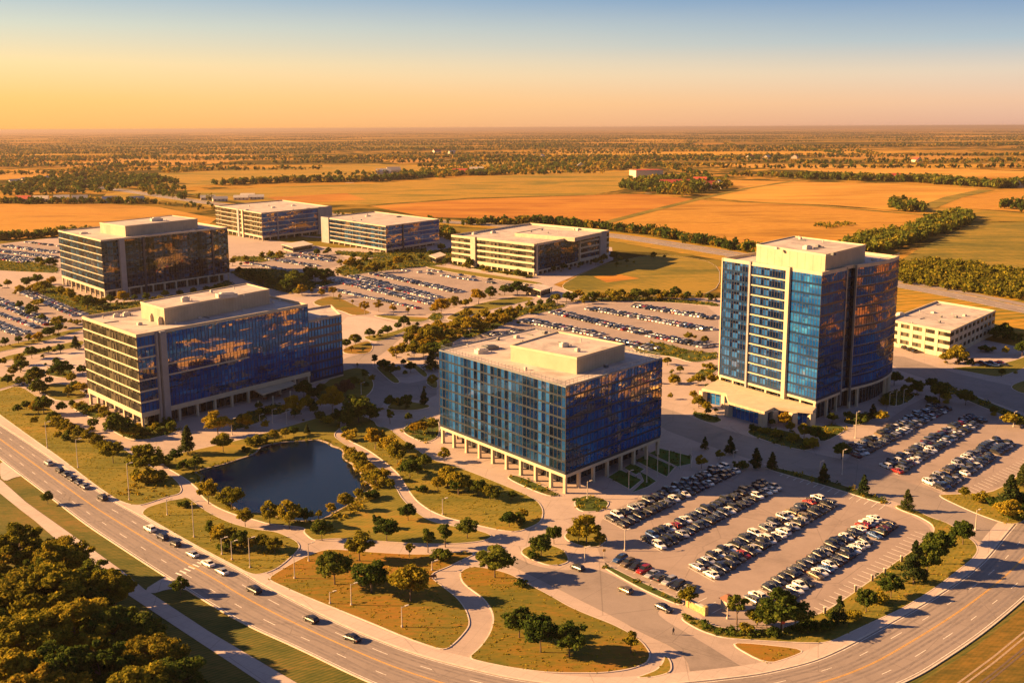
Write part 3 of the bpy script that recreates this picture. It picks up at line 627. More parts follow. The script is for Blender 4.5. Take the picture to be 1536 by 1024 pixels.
def car_body(t, col):
    mb = MB(); T = TYPES[t]; P = 'paint_'+col; rings = []
    for x, w_, zb, zt in T['low']:
        rings.append([(x, -w_*.9, zb), (x, -w_, zb+(zt-zb)*.35), (x, -w_*.985, zb+(zt-zb)*.75), (x, -w_*.86, zt), (x, w_*.86, zt), (x, w_*.985, zb+(zt-zb)*.75), (x, w_, zb+(zt-zb)*.35), (x, w_*.9, zb)])
    k = len(mb.v)
    for r in rings: mb.v += r
    for i in range(len(rings)-1):
        for j in range(8):
            a, b = k+i*8+j, k+i*8+(j+1) % 8; mb.f.append((a, b, b+8, a+8)); mb.m.append(mb.mi(P))
    mb.f.append(tuple(range(k, k+8))); mb.m.append(mb.mi(P)); e = k+(len(rings)-1)*8; mb.f.append(tuple(range(e+7, e-1, -1))); mb.m.append(mb.mi(P))
    c = T['cab']; wl, wr = .80, .62
    # roof panel and pillars in body colour
    for z0 in (0,):
        (x1, z1), (x2, z2) = c[1], c[2]; xm = (x1+x2)/2; zm = max(z1, z2)+.035
        mb.face([(x1-.05, -wr, z1), (xm, -wr-.02, zm), (xm, wr+.02, zm), (x1-.05, wr, z1)], P)
        mb.face([(xm, -wr-.02, zm), (x2+.05, -wr, z2), (x2+.05, wr, z2), (xm, wr+.02, zm)], P)
        for s in (-1, 1):
            mb.face([(x1, s*(wr+.01), z1-.06), (x2, s*(wr+.01), z2-.06), (x2+.05, s*wr, z2+.005), (xm, s*(wr+.02), zm+.003), (x1-.05, s*wr, z1+.005)][::s], P)
    def pil(a, b, wd, s):
        (xa, za), (xb, zb2) = a, b
        mb.face([(xa-wd, s*(wl+.012), za), (xa+wd, s*(wl+.012), za), (xb+wd, s*(wr+.012), zb2), (xb-wd, s*(wr+.012), zb2)][::s], P)
    for s in (-1, 1):
        pil(c[0], c[1], .06, s); pil(c[3], c[2], .05, s); xm = (c[1][0]+c[2][0])/2-.1
        zb0 = (c[0][1]+c[3][1])/2; pil((xm, zb0), (xm, max(c[1][1], c[2][1])), .045, s)
        mb.box((c[3][0]-.35, s*(1.0 if t in ('suv', 'minivan') else .96), c[3][1]+.02), .16, .14, .13, P)
    return mb.mesh('body')
def car_glass(t):
    mb = MB(); c = TYPES[t]['cab']; wl, wr = .80, .62; m_ = 'carglass'
    pts = [(x, z) for x, z in c]; L_ = [(pts[0][0], -wl, pts[0][1]-.03), (pts[1][0], -wr, pts[1][1]), (pts[2][0], -wr, pts[2][1]), (pts[3][0], -wl, pts[3][1]-.03)]
    R_ = [(a, -b_, c_) for a, b_, c_ in L_]
    for i in range(3): mb.face([L_[i], L_[i+1], R_[i+1], R_[i]], m_)
    mb.face(L_, m_); mb.face(R_[::-1], m_)
    return mb.mesh('windows')
def car_wheel():
    mb = MB(); mb.tube((0, -.11, 0), (0, .11, 0), .33, .33, 'tyre', 14); mb.tube((0, -.118, 0), (0, .118, 0), .2, .2, 'rim', 10); return mb.mesh('wheel')
def lampmesh(nm, mat, dx):
    mb = MB(); mb.box((0, 0, 0), .1, .34, .13, mat); return mb.mesh(nm)
WHEEL = car_wheel(); HL = lampmesh('headlight', 'headlamp', 1); TL = lampmesh('taillight', 'taillamp', -1)
GL = {t: car_glass(t) for t in TYPES}; BODY = {}
def make_car(x, y, h, col, typ, label, group, z=0.1):
    nice = {'suv': 'estate_car', 'saloon': 'saloon_car', 'hatchback': 'hatchback_car', 'minivan': 'minivan'}[typ]
    o = empty(nice, label, 'van' if typ == 'minivan' else 'car', (x, y, z), h, group)
    if (typ, col) not in BODY: BODY[(typ, col)] = car_body(typ, col)
    link('body', BODY[(typ, col)], o); link('windows', GL[typ], o); T = TYPES[typ]; hl = T['L']/2; big_ = typ in ('suv', 'minivan')
    for sx in (-1, 1):
        for sy in (-1, 1): link('wheel', WHEEL, o, (sx*hl*.6, sy*(.86 if not big_ else .9), .33))
    for sy in (-1, 1):
        link('headlight', HL, o, (hl-.17, sy*.62, T['low'][-2][3]-.2)); link('taillight', TL, o, (-hl+.06, sy*.66, T['low'][1][3]-.24))
    return o
ONES = ['', 'first', 'second', 'third', 'fourth', 'fifth', 'sixth', 'seventh', 'eighth', 'ninth']
TEENS = ['tenth', 'eleventh', 'twelfth', 'thirteenth', 'fourteenth', 'fifteenth', 'sixteenth', 'seventeenth', 'eighteenth', 'nineteenth']
TW = ['', '', 'twenty', 'thirty', 'forty', 'fifty', 'sixty', 'seventy']; TWO = ['', '', 'twentieth', 'thirtieth', 'fortieth', 'fiftieth', 'sixtieth', 'seventieth']
def ordinal(i):
    if i < 10: return ONES[i]
    if i < 20: return TEENS[i-10]
    return TWO[i//10] if i % 10 == 0 else TW[i//10]+'-'+ONES[i % 10]
# cars on the boulevard and the entrance road: px, py, heading target, colour, type, label
def head(p, q): a = Vector(G(*p)); b = Vector(G(*q)); return math.atan2(b.y-a.y, b.x-a.x)
ROAD = [
 (73,697,'silver','suv','silver estate car at the rear of the upper queue on the boulevard'),
 (90,708,'black','suv','black estate car second from the top of the upper boulevard queue'),
 (99,714,'charcoal','saloon','charcoal saloon third from the top of the upper boulevard queue'),
 (108,720,'black','saloon','black saloon fourth from the top of the upper boulevard queue'),
 (118,726,'navy','saloon','navy saloon fifth from the top of the upper boulevard queue'),
 (127,732,'grey','saloon','grey saloon at the lower end of the upper boulevard queue'),
 (154,749,'black','suv','lone black estate car at the mouth of the upper left junction'),
 (225,796,'white','suv','white estate car at the top of the lower boulevard queue'),
 (244,808,'navy','suv','navy estate car second from the top of the lower boulevard queue'),
 (263,818,'charcoal','hatchback','charcoal hatchback third in the lower boulevard queue'),
 (289,834,'silver','saloon','silver saloon below the charcoal hatchback in the lower boulevard queue'),
 (312,848,'white','saloon','white saloon beside the worn white road hatching'),
 (333,860,'silver','saloon','silver saloon at the lower end of the boulevard queue'),
 (381,888,'black','suv','black estate car passing the path mouth by the pond lawn'),
 (467,932,'black','hatchback','black hatchback on the boulevard below the middle lawn, the left of two'),
 (528,960,'black','saloon','black saloon nearest the bottom edge on the boulevard'),
]
def road_heading(x, y):
    i = min(range(1, NR-1), key=lambda i: (UR[i][0]-x)**2+(UR[i][1]-y)**2); return math.atan2(UR[i+1][1]-UR[i-1][1], UR[i+1][0]-UR[i-1][0])
for px, py, c, t, lab in ROAD:
    x, y = G(px, py); make_car(x, y, road_heading(x, y)+math.pi, c, t, lab, 'cars queuing on the boulevard', 0.11)
for px, py, q, c, t, lab in [(866,854,(848,846),'charcoal','hatchback','charcoal hatchback leaving beside the round planted islands'),
    (938,888,(918,878),'gold','hatchback','gold hatchback driving on the entrance road beside the grass strip'),
    (996,915,(1016,924),'black','saloon','black saloon waiting at the lot exit on the entrance road')]:
    x, y = G(px, py); make_car(x, y, head((px, py), q), c, t, lab, 'cars on the entrance road', 0.1)
for c in CARS: c['d'] = (c['x']**2+c['y']**2)
CARS.sort(key=lambda c: c['d']); keep, rest = CARS[:281], CARS[281:]
print('lot cars', len(CARS), 'far', len(FAR))
RN = {('front', 'top'): 'top row, front car park', ('front', 'second'): 'second row, front car park', ('front', 'third'): 'third row, front car park', ('front', 'bottom'): 'bottom row, front car park',
      ('right', 'top'): 'top row, right car park', ('right', 'middle'): 'middle row, right car park', ('right', 'bottom'): 'bottom row, right car park'}
for c in keep:
    t = 'estate' if c['typ'] == 'suv' else c['typ']
    if c['row'] == 'kerbside': lab = f"{c['col']} {t}, {ordinal(c['i'])} from the left in the single row beside the grass strip"
    else: lab = f"{c['col']} {t}, {ordinal(c['i'])} from near end, {'left' if c['side'] < 0 else 'right'} side, {RN[(c['lot'], c['row'])]}"
    make_car(c['x'], c['y'], c['h'], c['col'], c['typ'], lab, f"cars in the {c['lot']} car park", 0.085)
def bake_cars(recs, name, label):
    mb = MB()
    for c in recs:
        T = TYPES[c['typ']]; ca, sa = math.cos(c['h']), math.sin(c['h']); P = 'paint_'+c['col']
        def tr(p): return (c['x']+p[0]*ca-p[1]*sa, c['y']+p[0]*sa+p[1]*ca, p[2]+.08)
        lo = [T['low'][i] for i in (0, 1, 4, 6, 7)]; k = len(mb.v)
        for x, w_, zb, zt in lo: mb.v += [tr((x, -w_, zb)), tr((x, -w_*.88, zt)), tr((x, w_*.88, zt)), tr((x, w_, zb))]
        for i in range(4):
            for j in range(4):
                a, b = k+i*4+j, k+i*4+(j+1) % 4; mb.f.append((a, b, b+4, a+4)); mb.m.append(mb.mi(P))
        for q in ((k, k+1, k+2, k+3), (k+19, k+18, k+17, k+16)): mb.f.append(q); mb.m.append(mb.mi(P))
        cb = T['cab']; Lp = [(cb[0][0], -.8, cb[0][1]-.04), (cb[1][0], -.62, cb[1][1]), (cb[2][0], -.62, cb[2][1]), (cb[3][0], -.8, cb[3][1]-.04)]; Rp = [(a, -b_, d_) for a, b_, d_ in Lp]
        for i in range(3): mb.face([tr(p) for p in (Lp[i], Lp[i+1], Rp[i+1], Rp[i])], P if i == 1 else 'carglass')
        mb.face([tr(p) for p in Lp], 'carglass'); mb.face([tr(p) for p in Rp[::-1]], 'carglass')
    o = mb.obj(name); o['label'] = label; o['category'] = 'cars'; o['kind'] = 'stuff'; return o
bake_cars(rest+FAR, 'distant_parked_cars', 'hundreds of tiny cars parked in rows in the farther car parks')
def inpoly(x, y, P):
    c_ = False; j = len(P)-1
    for i in range(len(P)):
        if ((P[i][1] > y) != (P[j][1] > y)) and x < (P[j][0]-P[i][0])*(y-P[i][1])/(P[j][1]-P[i][1]+1e-12)+P[i][0]: c_ = not c_
        j = i
    return c_
# ================================================================== BUILDINGS
def vsub(a, b): return Vector((b[0]-a[0], b[1]-a[1]))
def edge_frame(a, b):
    d = vsub(a, b); Ln = d.length; d.normalize(); return d, Vector((d.y, -d.x)), Ln    # along, outward (ccw footprint), length
def panes(name, a, b, z0, z1, root, gm, mull, pw=1.6, inset=0.05, wins=False, seed=0, mth=0.2, sides=None):
    """one storey of glazing on one wall: the panes in one mesh, the mullions as its sub-part"""
    d, o, Ln = edge_frame(a, b); k = max(1, int(round(Ln/pw))); w_ = Ln/k; r = random.Random(seed)
    mb = MB(); mu = MB()
    for i in range(k):
        s0, s1 = i*w_+0.04, (i+1)*w_-0.04
        if wins: s0 += w_*.12; s1 -= w_*.12
        t1, t2 = r.uniform(-.012, .012), r.uniform(-.012, .012)
        rows = [(z0, z1)] if z1-z0 < 2.9 else [(z0, z0+(z1-z0)*.68), (z0+(z1-z0)*.68+.03, z1)]
        for (q0, q1) in rows:
            P = [(a[0]+d.x*s+o.x*(-inset+e), a[1]+d.y*s+o.y*(-inset+e), z) for s, z, e in ((s0, q0, 0), (s1, q0, t1), (s1, q1, t1+t2), (s0, q1, t2))]
            mb.face(P, gm)
    ang = math.atan2(d.y, d.x)
    for i in range(k+1):
        s = i*w_; mu.box((a[0]+d.x*s+o.x*.02, a[1]+d.y*s+o.y*.02, z0), mth, .16, z1-z0, mull, ang)
    c = (a[0]+d.x*Ln/2+o.x*.02, a[1]+d.y*Ln/2+o.y*.02)
    mu.box((*c, z0+(z1-z0)*(.68 if z1-z0 > 2.9 else .0)-.03), Ln, .13, .07, mull, ang)
    p = mb.obj(name, root); mu.obj('mullions', p); return p
def slab(name, poly, z0, z1, out, mat, root, inn=1.0):
    """a ring band round a footprint"""
    O = offset(poly, out); I = offset(poly, -inn); mb = MB(); N = len(poly)
    for i in range(N):
        j = (i+1) % N
        mb.face([(*O[i], z0), (*O[j], z0), (*O[j], z1), (*O[i], z1)], mat); mb.face([(*O[i], z1), (*O[j], z1), (*I[j], z1), (*I[i], z1)], mat)
        mb.face([(*I[i], z0), (*I[j], z0), (*O[j], z0), (*O[i], z0)], mat); mb.face([(*I[i], z1), (*I[j], z1), (*I[j], z0), (*I[i], z0)], mat)
    return mb.obj(name, root)
def building(name, label, foot, base, n, fh, styles, wall='sp_dark', sp=0.9, spout=0.12, spmat='sp_dark', colmat='cream', colgap=8.5, recess=4.0, parapet=1.1, deck='roof', pw=1.6, wins=False, capmat='cream', gm0='g_dark', lobby=True, cat='office building', colw=1.1):
    foot = list(foot)
    if area(foot) < 0:
        foot = foot[::-1]; styles = [styles[(len(styles)-2-i) % len(styles)] for i in range(len(styles))]
    cx = sum(p[0] for p in foot)/len(foot); cy = sum(p[1] for p in foot)/len(foot)
    root = empty(name, label, cat, (cx, cy, 0)); F = [(p[0]-cx, p[1]-cy) for p in foot]; root['_F'] = 0
    top = base+n*fh
    mb = MB(); mb.prism(offset(F, -.35), base+.02, top+.15, deck, 'core'); mb.obj('wall', root)
    N = len(F)
    for k in range(n):
        z0 = base+k*fh
        slab('spandrel', F, z0-(0.0 if k else .25), z0+sp, spout, spmat, root)
        for i in range(N):
            a, b = F[i], F[(i+1) % N]; st = styles[i % len(styles)]
            if st is None: continue
            if vsub(a, b).length < 1.2: continue
            gm, mu = st[0], st[1]
            if k >= n-1 and len(st) > 2: pass
            panes('window_band', a, b, z0+sp, z0+fh, root, gm, mu, pw if len(st) < 3 else st[2], -.04 if not wins else .02, wins, seed=k*31+i)
    slab('parapet', F, top, top+parapet, spout+.06, capmat, root, .45)
    if base > 1.0:
        # beam, columns and the recessed lobby
        slab('beam', F, base-1.25, base-.27, spout+.05, colmat, root, 1.6)
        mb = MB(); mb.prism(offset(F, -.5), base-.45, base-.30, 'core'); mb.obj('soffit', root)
        for i in range(N):
            a, b = F[i], F[(i+1) % N]; d, o, Ln = edge_frame(a, b)
            if Ln < 5: continue
            kk = max(1, int(round(Ln/colgap)))
            for j in range(kk+(0 if Ln < 300 else 1)):
                s = j*Ln/kk; s = max(s, .65); mb = MB()
                c = (a[0]+d.x*s-o.x*.65, a[1]+d.y*s-o.y*.65, 0.05)
                mb.box((0, 0, 0), colw, colw, .35, colmat, math.atan2(d.y, d.x)); mb.box((0, 0, .35), colw*.86, colw*.86, base-1.65, colmat, math.atan2(d.y, d.x))
                mb.obj('column', root, c)
        if lobby:
            I = offset(F, -recess)
            for i in range(N):
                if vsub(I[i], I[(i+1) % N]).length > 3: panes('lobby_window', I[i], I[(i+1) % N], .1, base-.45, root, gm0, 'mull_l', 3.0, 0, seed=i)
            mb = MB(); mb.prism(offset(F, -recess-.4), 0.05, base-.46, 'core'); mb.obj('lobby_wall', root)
    return root, F, (cx, cy), top
def clutter(root, F, top, k, seed, pz=0, keep=None):
    r = random.Random(seed); I = offset(F, -3.0); n_ = 0
    xs = [p[0] for p in I]; ys = [p[1] for p in I]
    for _ in range(k*30):
        if n_ >= k: break
        x, y = r.uniform(min(xs), max(xs)), r.uniform(min(ys), max(ys))
        if not inpoly(x, y, I) or (keep and inpoly(x, y, offset(keep, 1.8))): continue
        n_ += 1; mb = MB(); t = r.random()
        if t < .35: mb.tube((0, 0, 0), (0, 0, .9), .22, .22, 'vent', 8); mb.tube((0, 0, .9), (0, 0, 1.05), .42, .3, 'vent', 8)
        elif t < .7: a = r.uniform(.9, 1.9); mb.box((0, 0, 0), a, a*.8, .9, r.choice(['vent', 'ventd']), .7); mb.box((0, 0, .9), a*.6, a*.5, .18, 'vent', .7)
        else: mb.box((0, 0, 0), r.uniform(3, 7), .35, .3, 'ventd', .7 if r.random() < .5 else 2.27)
        mb.obj('roof_unit', root, (x, y, top+.16+pz))
def onroof(root, c, pts_px, z, h, name='penthouse', mat='pent', cap=True):
    """a roof box whose foot outline is traced where it stands on the roof at height z"""
    P = ccw([G(a, b, z) for a, b in pts_px]); P = [(x-c[0], y-c[1]) for x, y in P]; mb = MB()
    mb.prism(P, z+.05, z+h, 'roof', mat); o = mb.obj(name, root)
    if cap:
        O = offset(P, .12); I = offset(P, -.35); m2 = MB(); N = len(P)
        for i in range(N):
            j = (i+1) % N
            m2.face([(*O[i], z+h-.35), (*O[j], z+h-.35), (*O[j], z+h+.45), (*O[i], z+h+.45)], 'cream'); m2.face([(*O[i], z+h+.45), (*O[j], z+h+.45), (*I[j], z+h+.45), (*I[i], z+h+.45)], 'cream'); m2.face([(*I[i], z+h+.45), (*I[j], z+h+.45), (*I[j], z+h), (*I[i], z+h)], 'cream')
            m2.face([(*P[i], z+h-.35), (*P[j], z+h-.35), (*O[j], z+h-.35), (*O[i], z+h-.35)], 'cream')
        m2.obj('coping', o)
    return o, P
def unitbox(root, c, px, py, z, dx, dy, dz, mat='vent', name='roof_unit', ang=.5):
    x, y = G(px, py, z); mb = MB(); mb.box((0, 0, 0), dx, dy, dz*.8, mat, ang); mb.box((0, 0, dz*.8), dx*.7, dy*.7, dz*.2, mat, ang, .8)
    mb.tube((dx*.9, 0, 0), (dx*.9, 0, dz*.5), .18, .18, 'vent', 8)
    return mb.obj(name, root, (x-c[0], y-c[1], z+.05))
def pillar(root, a, b, s, wd, z0, z1, out, mat, name='pilaster'):
    d, o, Ln = edge_frame(a, b); mb = MB(); mb.box((a[0]+d.x*s+o.x*(out/2-.3), a[1]+d.y*s+o.y*(out/2-.3), z0), wd, out+.6, z1-z0, mat, math.atan2(d.y, d.x)); return mb.obj(name, root)
def GI(px, py, c, z=0): x, y = G(px, py, z); return (x-c[0], y-c[1])
def quad(l, f, r):   # left, front, right base pixels -> plan with the hidden corner completed
    l, f, r = G(*l), G(*f), G(*r); return [l, f, r, (l[0]+r[0]-f[0], l[1]+r[1]-f[1])]
def frames(root, F, i, base, n, fh, mat, gap, out=.35, wd=.35, z1=None):
    a, b = F[i], F[(i+1) % len(F)]; d, o, Ln = edge_frame(a, b); k = int(Ln/gap)
    for j in range(1, k): pillar(root, a, b, j*Ln/k, wd, base-.3, z1 or base+n*fh+.4, out, mat, 'fin')
# ---- the glass block in the middle
Q = quad((661, 664), (848, 741), (990, 682))
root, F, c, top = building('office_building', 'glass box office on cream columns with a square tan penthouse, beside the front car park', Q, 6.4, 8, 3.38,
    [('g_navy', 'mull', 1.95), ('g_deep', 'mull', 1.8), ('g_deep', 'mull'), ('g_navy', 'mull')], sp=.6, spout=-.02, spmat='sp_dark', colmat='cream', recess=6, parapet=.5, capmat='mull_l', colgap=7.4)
_, K = onroof(root, c, [(766, 542), (865, 562), (937, 540), (836, 520)], top, 5.2); clutter(root, F, top, 10, 1, 0, K); clutter(root, K, top+5.2, 4, 11, 0)
unitbox(root, c, 846, 520, top+5.2, 2.6, 2.0, 1.5); unitbox(root, c, 722, 530, top, 4, 3, 1.8, 'vent'); unitbox(root, c, 735, 524, top, 5, 4, 1.6, 'ventd'); unitbox(root, c, 800, 546, top, 1.4, 2.6, 2.6, 'cream')
# glass wind screen on the roof edge
mb = MB()
for i in range(4):
    a, b = offset(F, -.6)[i], offset(F, -.6)[(i+1) % 4]; d, o, Ln = edge_frame(a, b)
    for j in range(int(Ln/1.9)+1): mb.tube((a[0]+d.x*j*1.9, a[1]+d.y*j*1.9, top), (a[0]+d.x*j*1.9, a[1]+d.y*j*1.9, top+1.9), .05, .05, 'mull_l', 4)
    mb.tube((*a, top+1.9), (*b, top+1.9), .06, .06, 'mull_l', 4); mb.tube((*a, top+1.2), (*b, top+1.2), .04, .04, 'mull_l', 4)
mb.obj('roof_railing', root)
# ---- the banded block on the left
Q = quad((134, 606), (214.5, 646), (466, 580))
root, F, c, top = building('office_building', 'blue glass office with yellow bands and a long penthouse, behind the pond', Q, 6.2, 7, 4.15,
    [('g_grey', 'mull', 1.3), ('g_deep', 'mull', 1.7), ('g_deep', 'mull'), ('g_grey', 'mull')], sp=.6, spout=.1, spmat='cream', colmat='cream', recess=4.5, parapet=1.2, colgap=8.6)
# the long front drops its cream bands on most storeys: blue spandrel glass stands proud of them
for i in range(4):
    a, b = F[i], F[(i+1) % 4]
    if abs(vsub(a, b).length - vsub(G(214.5, 646), G(466, 580)).length) < .5 and (a[1]+b[1]) < 0: FR = i
a, b = F[FR], F[(FR+1) % 4]; d, o, Ln = edge_frame(a, b)
rr = random.Random(4)
for k, full in enumerate([1, 1, 1, .45, .75, 1, 1]):
    z0 = 6.2+k*4.15
    if k == 0: continue
    if full:
        s0 = 12 if full == 1 else 12+(Ln-12)*(1-full)
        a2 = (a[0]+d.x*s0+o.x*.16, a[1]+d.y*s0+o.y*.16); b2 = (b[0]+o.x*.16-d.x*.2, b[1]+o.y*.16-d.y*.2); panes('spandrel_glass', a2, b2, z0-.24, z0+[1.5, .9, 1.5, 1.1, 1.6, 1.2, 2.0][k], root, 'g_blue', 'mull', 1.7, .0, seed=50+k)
pillar(root, a, b, 10.5, 2.6, .1, top+1.0, 1.7, 'grey_wall'); pillar(root, a, b, 8.2, .9, .1, top+.6, .9, 'grey_wall')
_, K = onroof(root, c, [(212.5, 477), (247.6, 488), (405, 456.5), (371, 447)], top, 6.3); clutter(root, F, top, 12, 2, 0, K); clutter(root, K, top+6.3, 4, 12, 0)
unitbox(root, c, 340, 446, top+6.3, 8, 5, 2.2); unitbox(root, c, 278, 452, top+6.3, 3, 2.4, 2); unitbox(root, c, 175, 476, top, 2.4, 2, 1.6); unitbox(root, c, 190, 474, top, 2.6, 2, 1.8); unitbox(root, c, 228, 482, top, 1.6, 2, 3.2, 'cream'); unitbox(root, c, 240, 487, top, 1.6, 2, 3.2, 'cream')
for px, py in ((300, 478), (350, 467), (420, 452)): unitbox(root, c, px, py, top, 1.2, 1.2, .9)
# entrance canopy and porch
mb = MB(); p0, p1, p2 = GI(384, 609, c), GI(436, 592, c), GI(432, 604, c)
mb.prism(ccw([GI(380, 600, c), GI(432, 585, c), GI(446, 592, c), GI(394, 608, c)]), 4.2, 4.8, 'cream')
for p in ((388, 616), (410, 609), (436, 601)): q = GI(*p, c); mb.box((*q, .05), .5, .5, 4.2, 'cream')
mb.obj('entrance_canopy', root)
# right wing
Q = [G(466, 577), G(515, 564), G(500, 545), G(448, 556)]
root, F, c, top = building('office_building', 'lower dark glass wing at the right end of the blue banded office', Q, 1.2, 7, 3.75, [('g_blue', 'mull', 1.9)], sp=1.1, spout=.05, spmat='sp_blue', recess=1, parapet=1.0, capmat='tan', lobby=False, wins=True, colmat='tan')
unitbox(root, c, 478, 480, top, 2, 2, 1.4); unitbox(root, c, 486, 477, top, 2, 2, 1.2)
# ---- the dark block far left
Q = quad((94, 427), (158, 450), (345, 421))
root, F, c, top = building('office_building', 'dark mirrored office with thin orange bands on its end wall, far left', Q, 6.5, 7, 4.55,
    [('g_teal', 'mull', 1.4), ('g_teal', 'mull', 2.2), ('g_teal', 'mull'), ('g_teal', 'mull')], sp=.6, spout=.1, spmat='tan', colmat='cream', recess=4, parapet=1.1, colgap=10)
for i in range(4):
    a, b = F[i], F[(i+1) % 4]
    if (a[1]+b[1]) < 0 and abs(vsub(a, b).length - vsub(G(158, 450), G(345, 421)).length) < .5: break
d, o, Ln = edge_frame(a, b)
for k in range(7):
    z0 = 6.5+k*4.55; a2 = (a[0]+o.x*.16+d.x*.2, a[1]+o.y*.16+d.y*.2); b2 = (b[0]+o.x*.16-d.x*.2, b[1]+o.y*.16-d.y*.2); panes('spandrel_glass', a2, b2, z0-.2, z0+.58, root, 'g_teal', 'mull', 2.2, .0, seed=80+k)
pillar(root, a, b, 15, 4.2, .1, top+.9, 1.6, 'grey_wall'); pillar(root, a, b, 33, 1.6, .1, top+.4, .7, 'sp_dark'); pillar(root, a, b, Ln-15, 1.2, 6, top+.4, .7, 'sp_dark')
_, K = onroof(root, c, [(150.7, 349.5), (188.7, 355.5), (297, 343), (259, 337.5)], top, 7); clutter(root, F, top, 8, 3, 0, K)
unitbox(root, c, 235, 331.5, top+7, 8, 6, 2.5); unitbox(root, c, 126, 351, top, 5, 4, 1.4); unitbox(root, c, 165, 344, top, 1.8, 3, 3)
# ---- three lower blocks at the back
Q = quad((325, 347), (394, 362), (498, 349))
root, F, c, top = building('office_building', 'long low office with a pale flat roof behind the dark mirrored block', Q, 4.5, 5, 4.5,
    [('g_grey', 'mull', 2.5), ('g_deep', 'mull', 2.5), ('g_deep', 'mull'), ('g_grey', 'mull')], sp=.75, spout=.12, spmat='tan', colmat='tan', recess=4, parapet=1.2, capmat='tan', colgap=12)
for i in range(4):
    a, b = F[i], F[(i+1) % 4]; Ln = vsub(a, b).length
    if (a[1]+b[1]) < 0 and abs(Ln - vsub(G(394, 362), G(498, 349)).length) < .5: pillar(root, a, b, Ln-11, 22, .1, top+1.6, 1.2, 'grey_wall', 'wall_panel'); pillar(root, a, b, 22, 1.5, .1, top+.9, .9, 'grey_wall')
    if (a[1]+b[1]) < 0 and abs(Ln - vsub(G(325, 347), G(394, 362)).length) < .5: pillar(root, a, b, Ln*.52, 5, .1, top+.9, .9, 'grey_wall'); pillar(root, a, b, Ln*.62, 3, .1, top+1.0, 1.3, 'cream')
clutter(root, F, top, 8, 4)
for px, py in ((410, 312), (440, 309), (370, 316)): unitbox(root, c, px, py, top, 4, 3, 1.3)
Q = quad((484, 363), (579.6, 380), (659, 367))
root, F, c, top = building('office_building', 'square blue glass office with a flat pale roof, middle of the three back blocks', Q, 3.5, 5, 4.0,
    [('g_teal', 'mull', 2.5), ('g_deep', 'mull', 2.2), ('g_deep', 'mull'), ('g_grey', 'mull')], sp=.65, spout=.1, spmat='tan', colmat='tan', recess=4, parapet=1.1, capmat='tan', colgap=11)
for i in range(4):
    a, b = F[i], F[(i+1) % 4]; Ln = vsub(a, b).length
    if (a[1]+b[1]) < 0 and abs(Ln - vsub(G(484, 363), G(579.6, 380)).length) < .5: pillar(root, a, b, 8, 16, .1, top+1.5, 1.0, 'grey_wall', 'wall_panel')
    if (a[1]+b[1]) < 0 and abs(Ln - vsub(G(579.6, 380), G(659, 367)).length) < .5: pillar(root, a, b, Ln*.3, 1.6, .1, top+.7, .9, 'sp_dark')
clutter(root, F, top, 8, 5)
for px, py in ((598, 326), (552, 325), (530, 333)): unitbox(root, c, px, py, top, 5, 3, 1.2, 'ventd' if px == 598 else 'vent')
Q = quad((678, 396), (801, 414), (913, 388))
root, F, c, top = building('office_building', 'cream banded five storey office with grey service tower, beside the green meadow', Q, 4.0, 4, 4.6,
    [('g_grey', 'mull', 2.3), ('g_teal', 'mull', 2.2), ('g_deep', 'mull'), ('g_grey', 'mull')], sp=1.5, spout=.2, spmat='cream', colmat='cream', recess=1.6, parapet=1.8, capmat='cream', colgap=7)
for i in range(4):
    a, b = F[i], F[(i+1) % 4]; d, o, Ln = edge_frame(a, b)
    if (a[1]+b[1]) < 0 and abs(Ln - vsub(G(678, 396), G(801, 414)).length) < .5: pillar(root, a, b, Ln*.29, 6, .1, top+2.2, 1.5, 'tan')
    if (a[1]+b[1]) < 0 and abs(Ln - vsub(G(801, 414), G(913, 388)).length) < .5:
        for k in range(4):
            z0 = 4.0+k*4.6; s1 = Ln*.55; a2 = (a[0]+o.x*.28+d.x*1.5, a[1]+o.y*.28+d.y*1.5); b2 = (a[0]+d.x*s1+o.x*.28, a[1]+d.y*s1+o.y*.28); panes('spandrel_glass', a2, b2, z0-.2, z0+1.48, root, 'g_teal', 'mull', 2.2, .0, seed=20+k)
        pillar(root, a, b, Ln*.57, 1.6, .1, top+2, 1.3, 'cream'); pillar(root, a, b, Ln*.9, 12, .1, top+2, 1.3, 'grey_wall', 'wall_panel'); pillar(root, a, b, Ln*.02+1, 2.2, .1, top+2, .9, 'tan')
_, K = onroof(root, c, [(772, 355), (862, 362.5), (903, 353.5), (815, 347)], top, 2.6, 'roof_block', 'tan'); clutter(root, F, top, 8, 6, 0, K); clutter(root, K, top+2.6, 5, 16, 0)
for px, py in ((780, 354), (800, 352), (868, 346), (712, 352), (740, 350)): unitbox(root, c, px, py, top+(2.6 if px > 810 else 0), 4, 3, 2.0)
# ---- the tower
Q = quad((1077, 590), (1222, 634), (1336, 586)); H0 = 7.0
lf, ft, rt, bk = [Vector(q) for q in Q]
def lerp(a, b, t): return (a[0]+(b[0]-a[0])*t, a[1]+(b[1]-a[1])*t)
e = (rt-ft).normalized(); oo = Vector((e.y, -e.x))
if oo.y > 0: oo = -oo
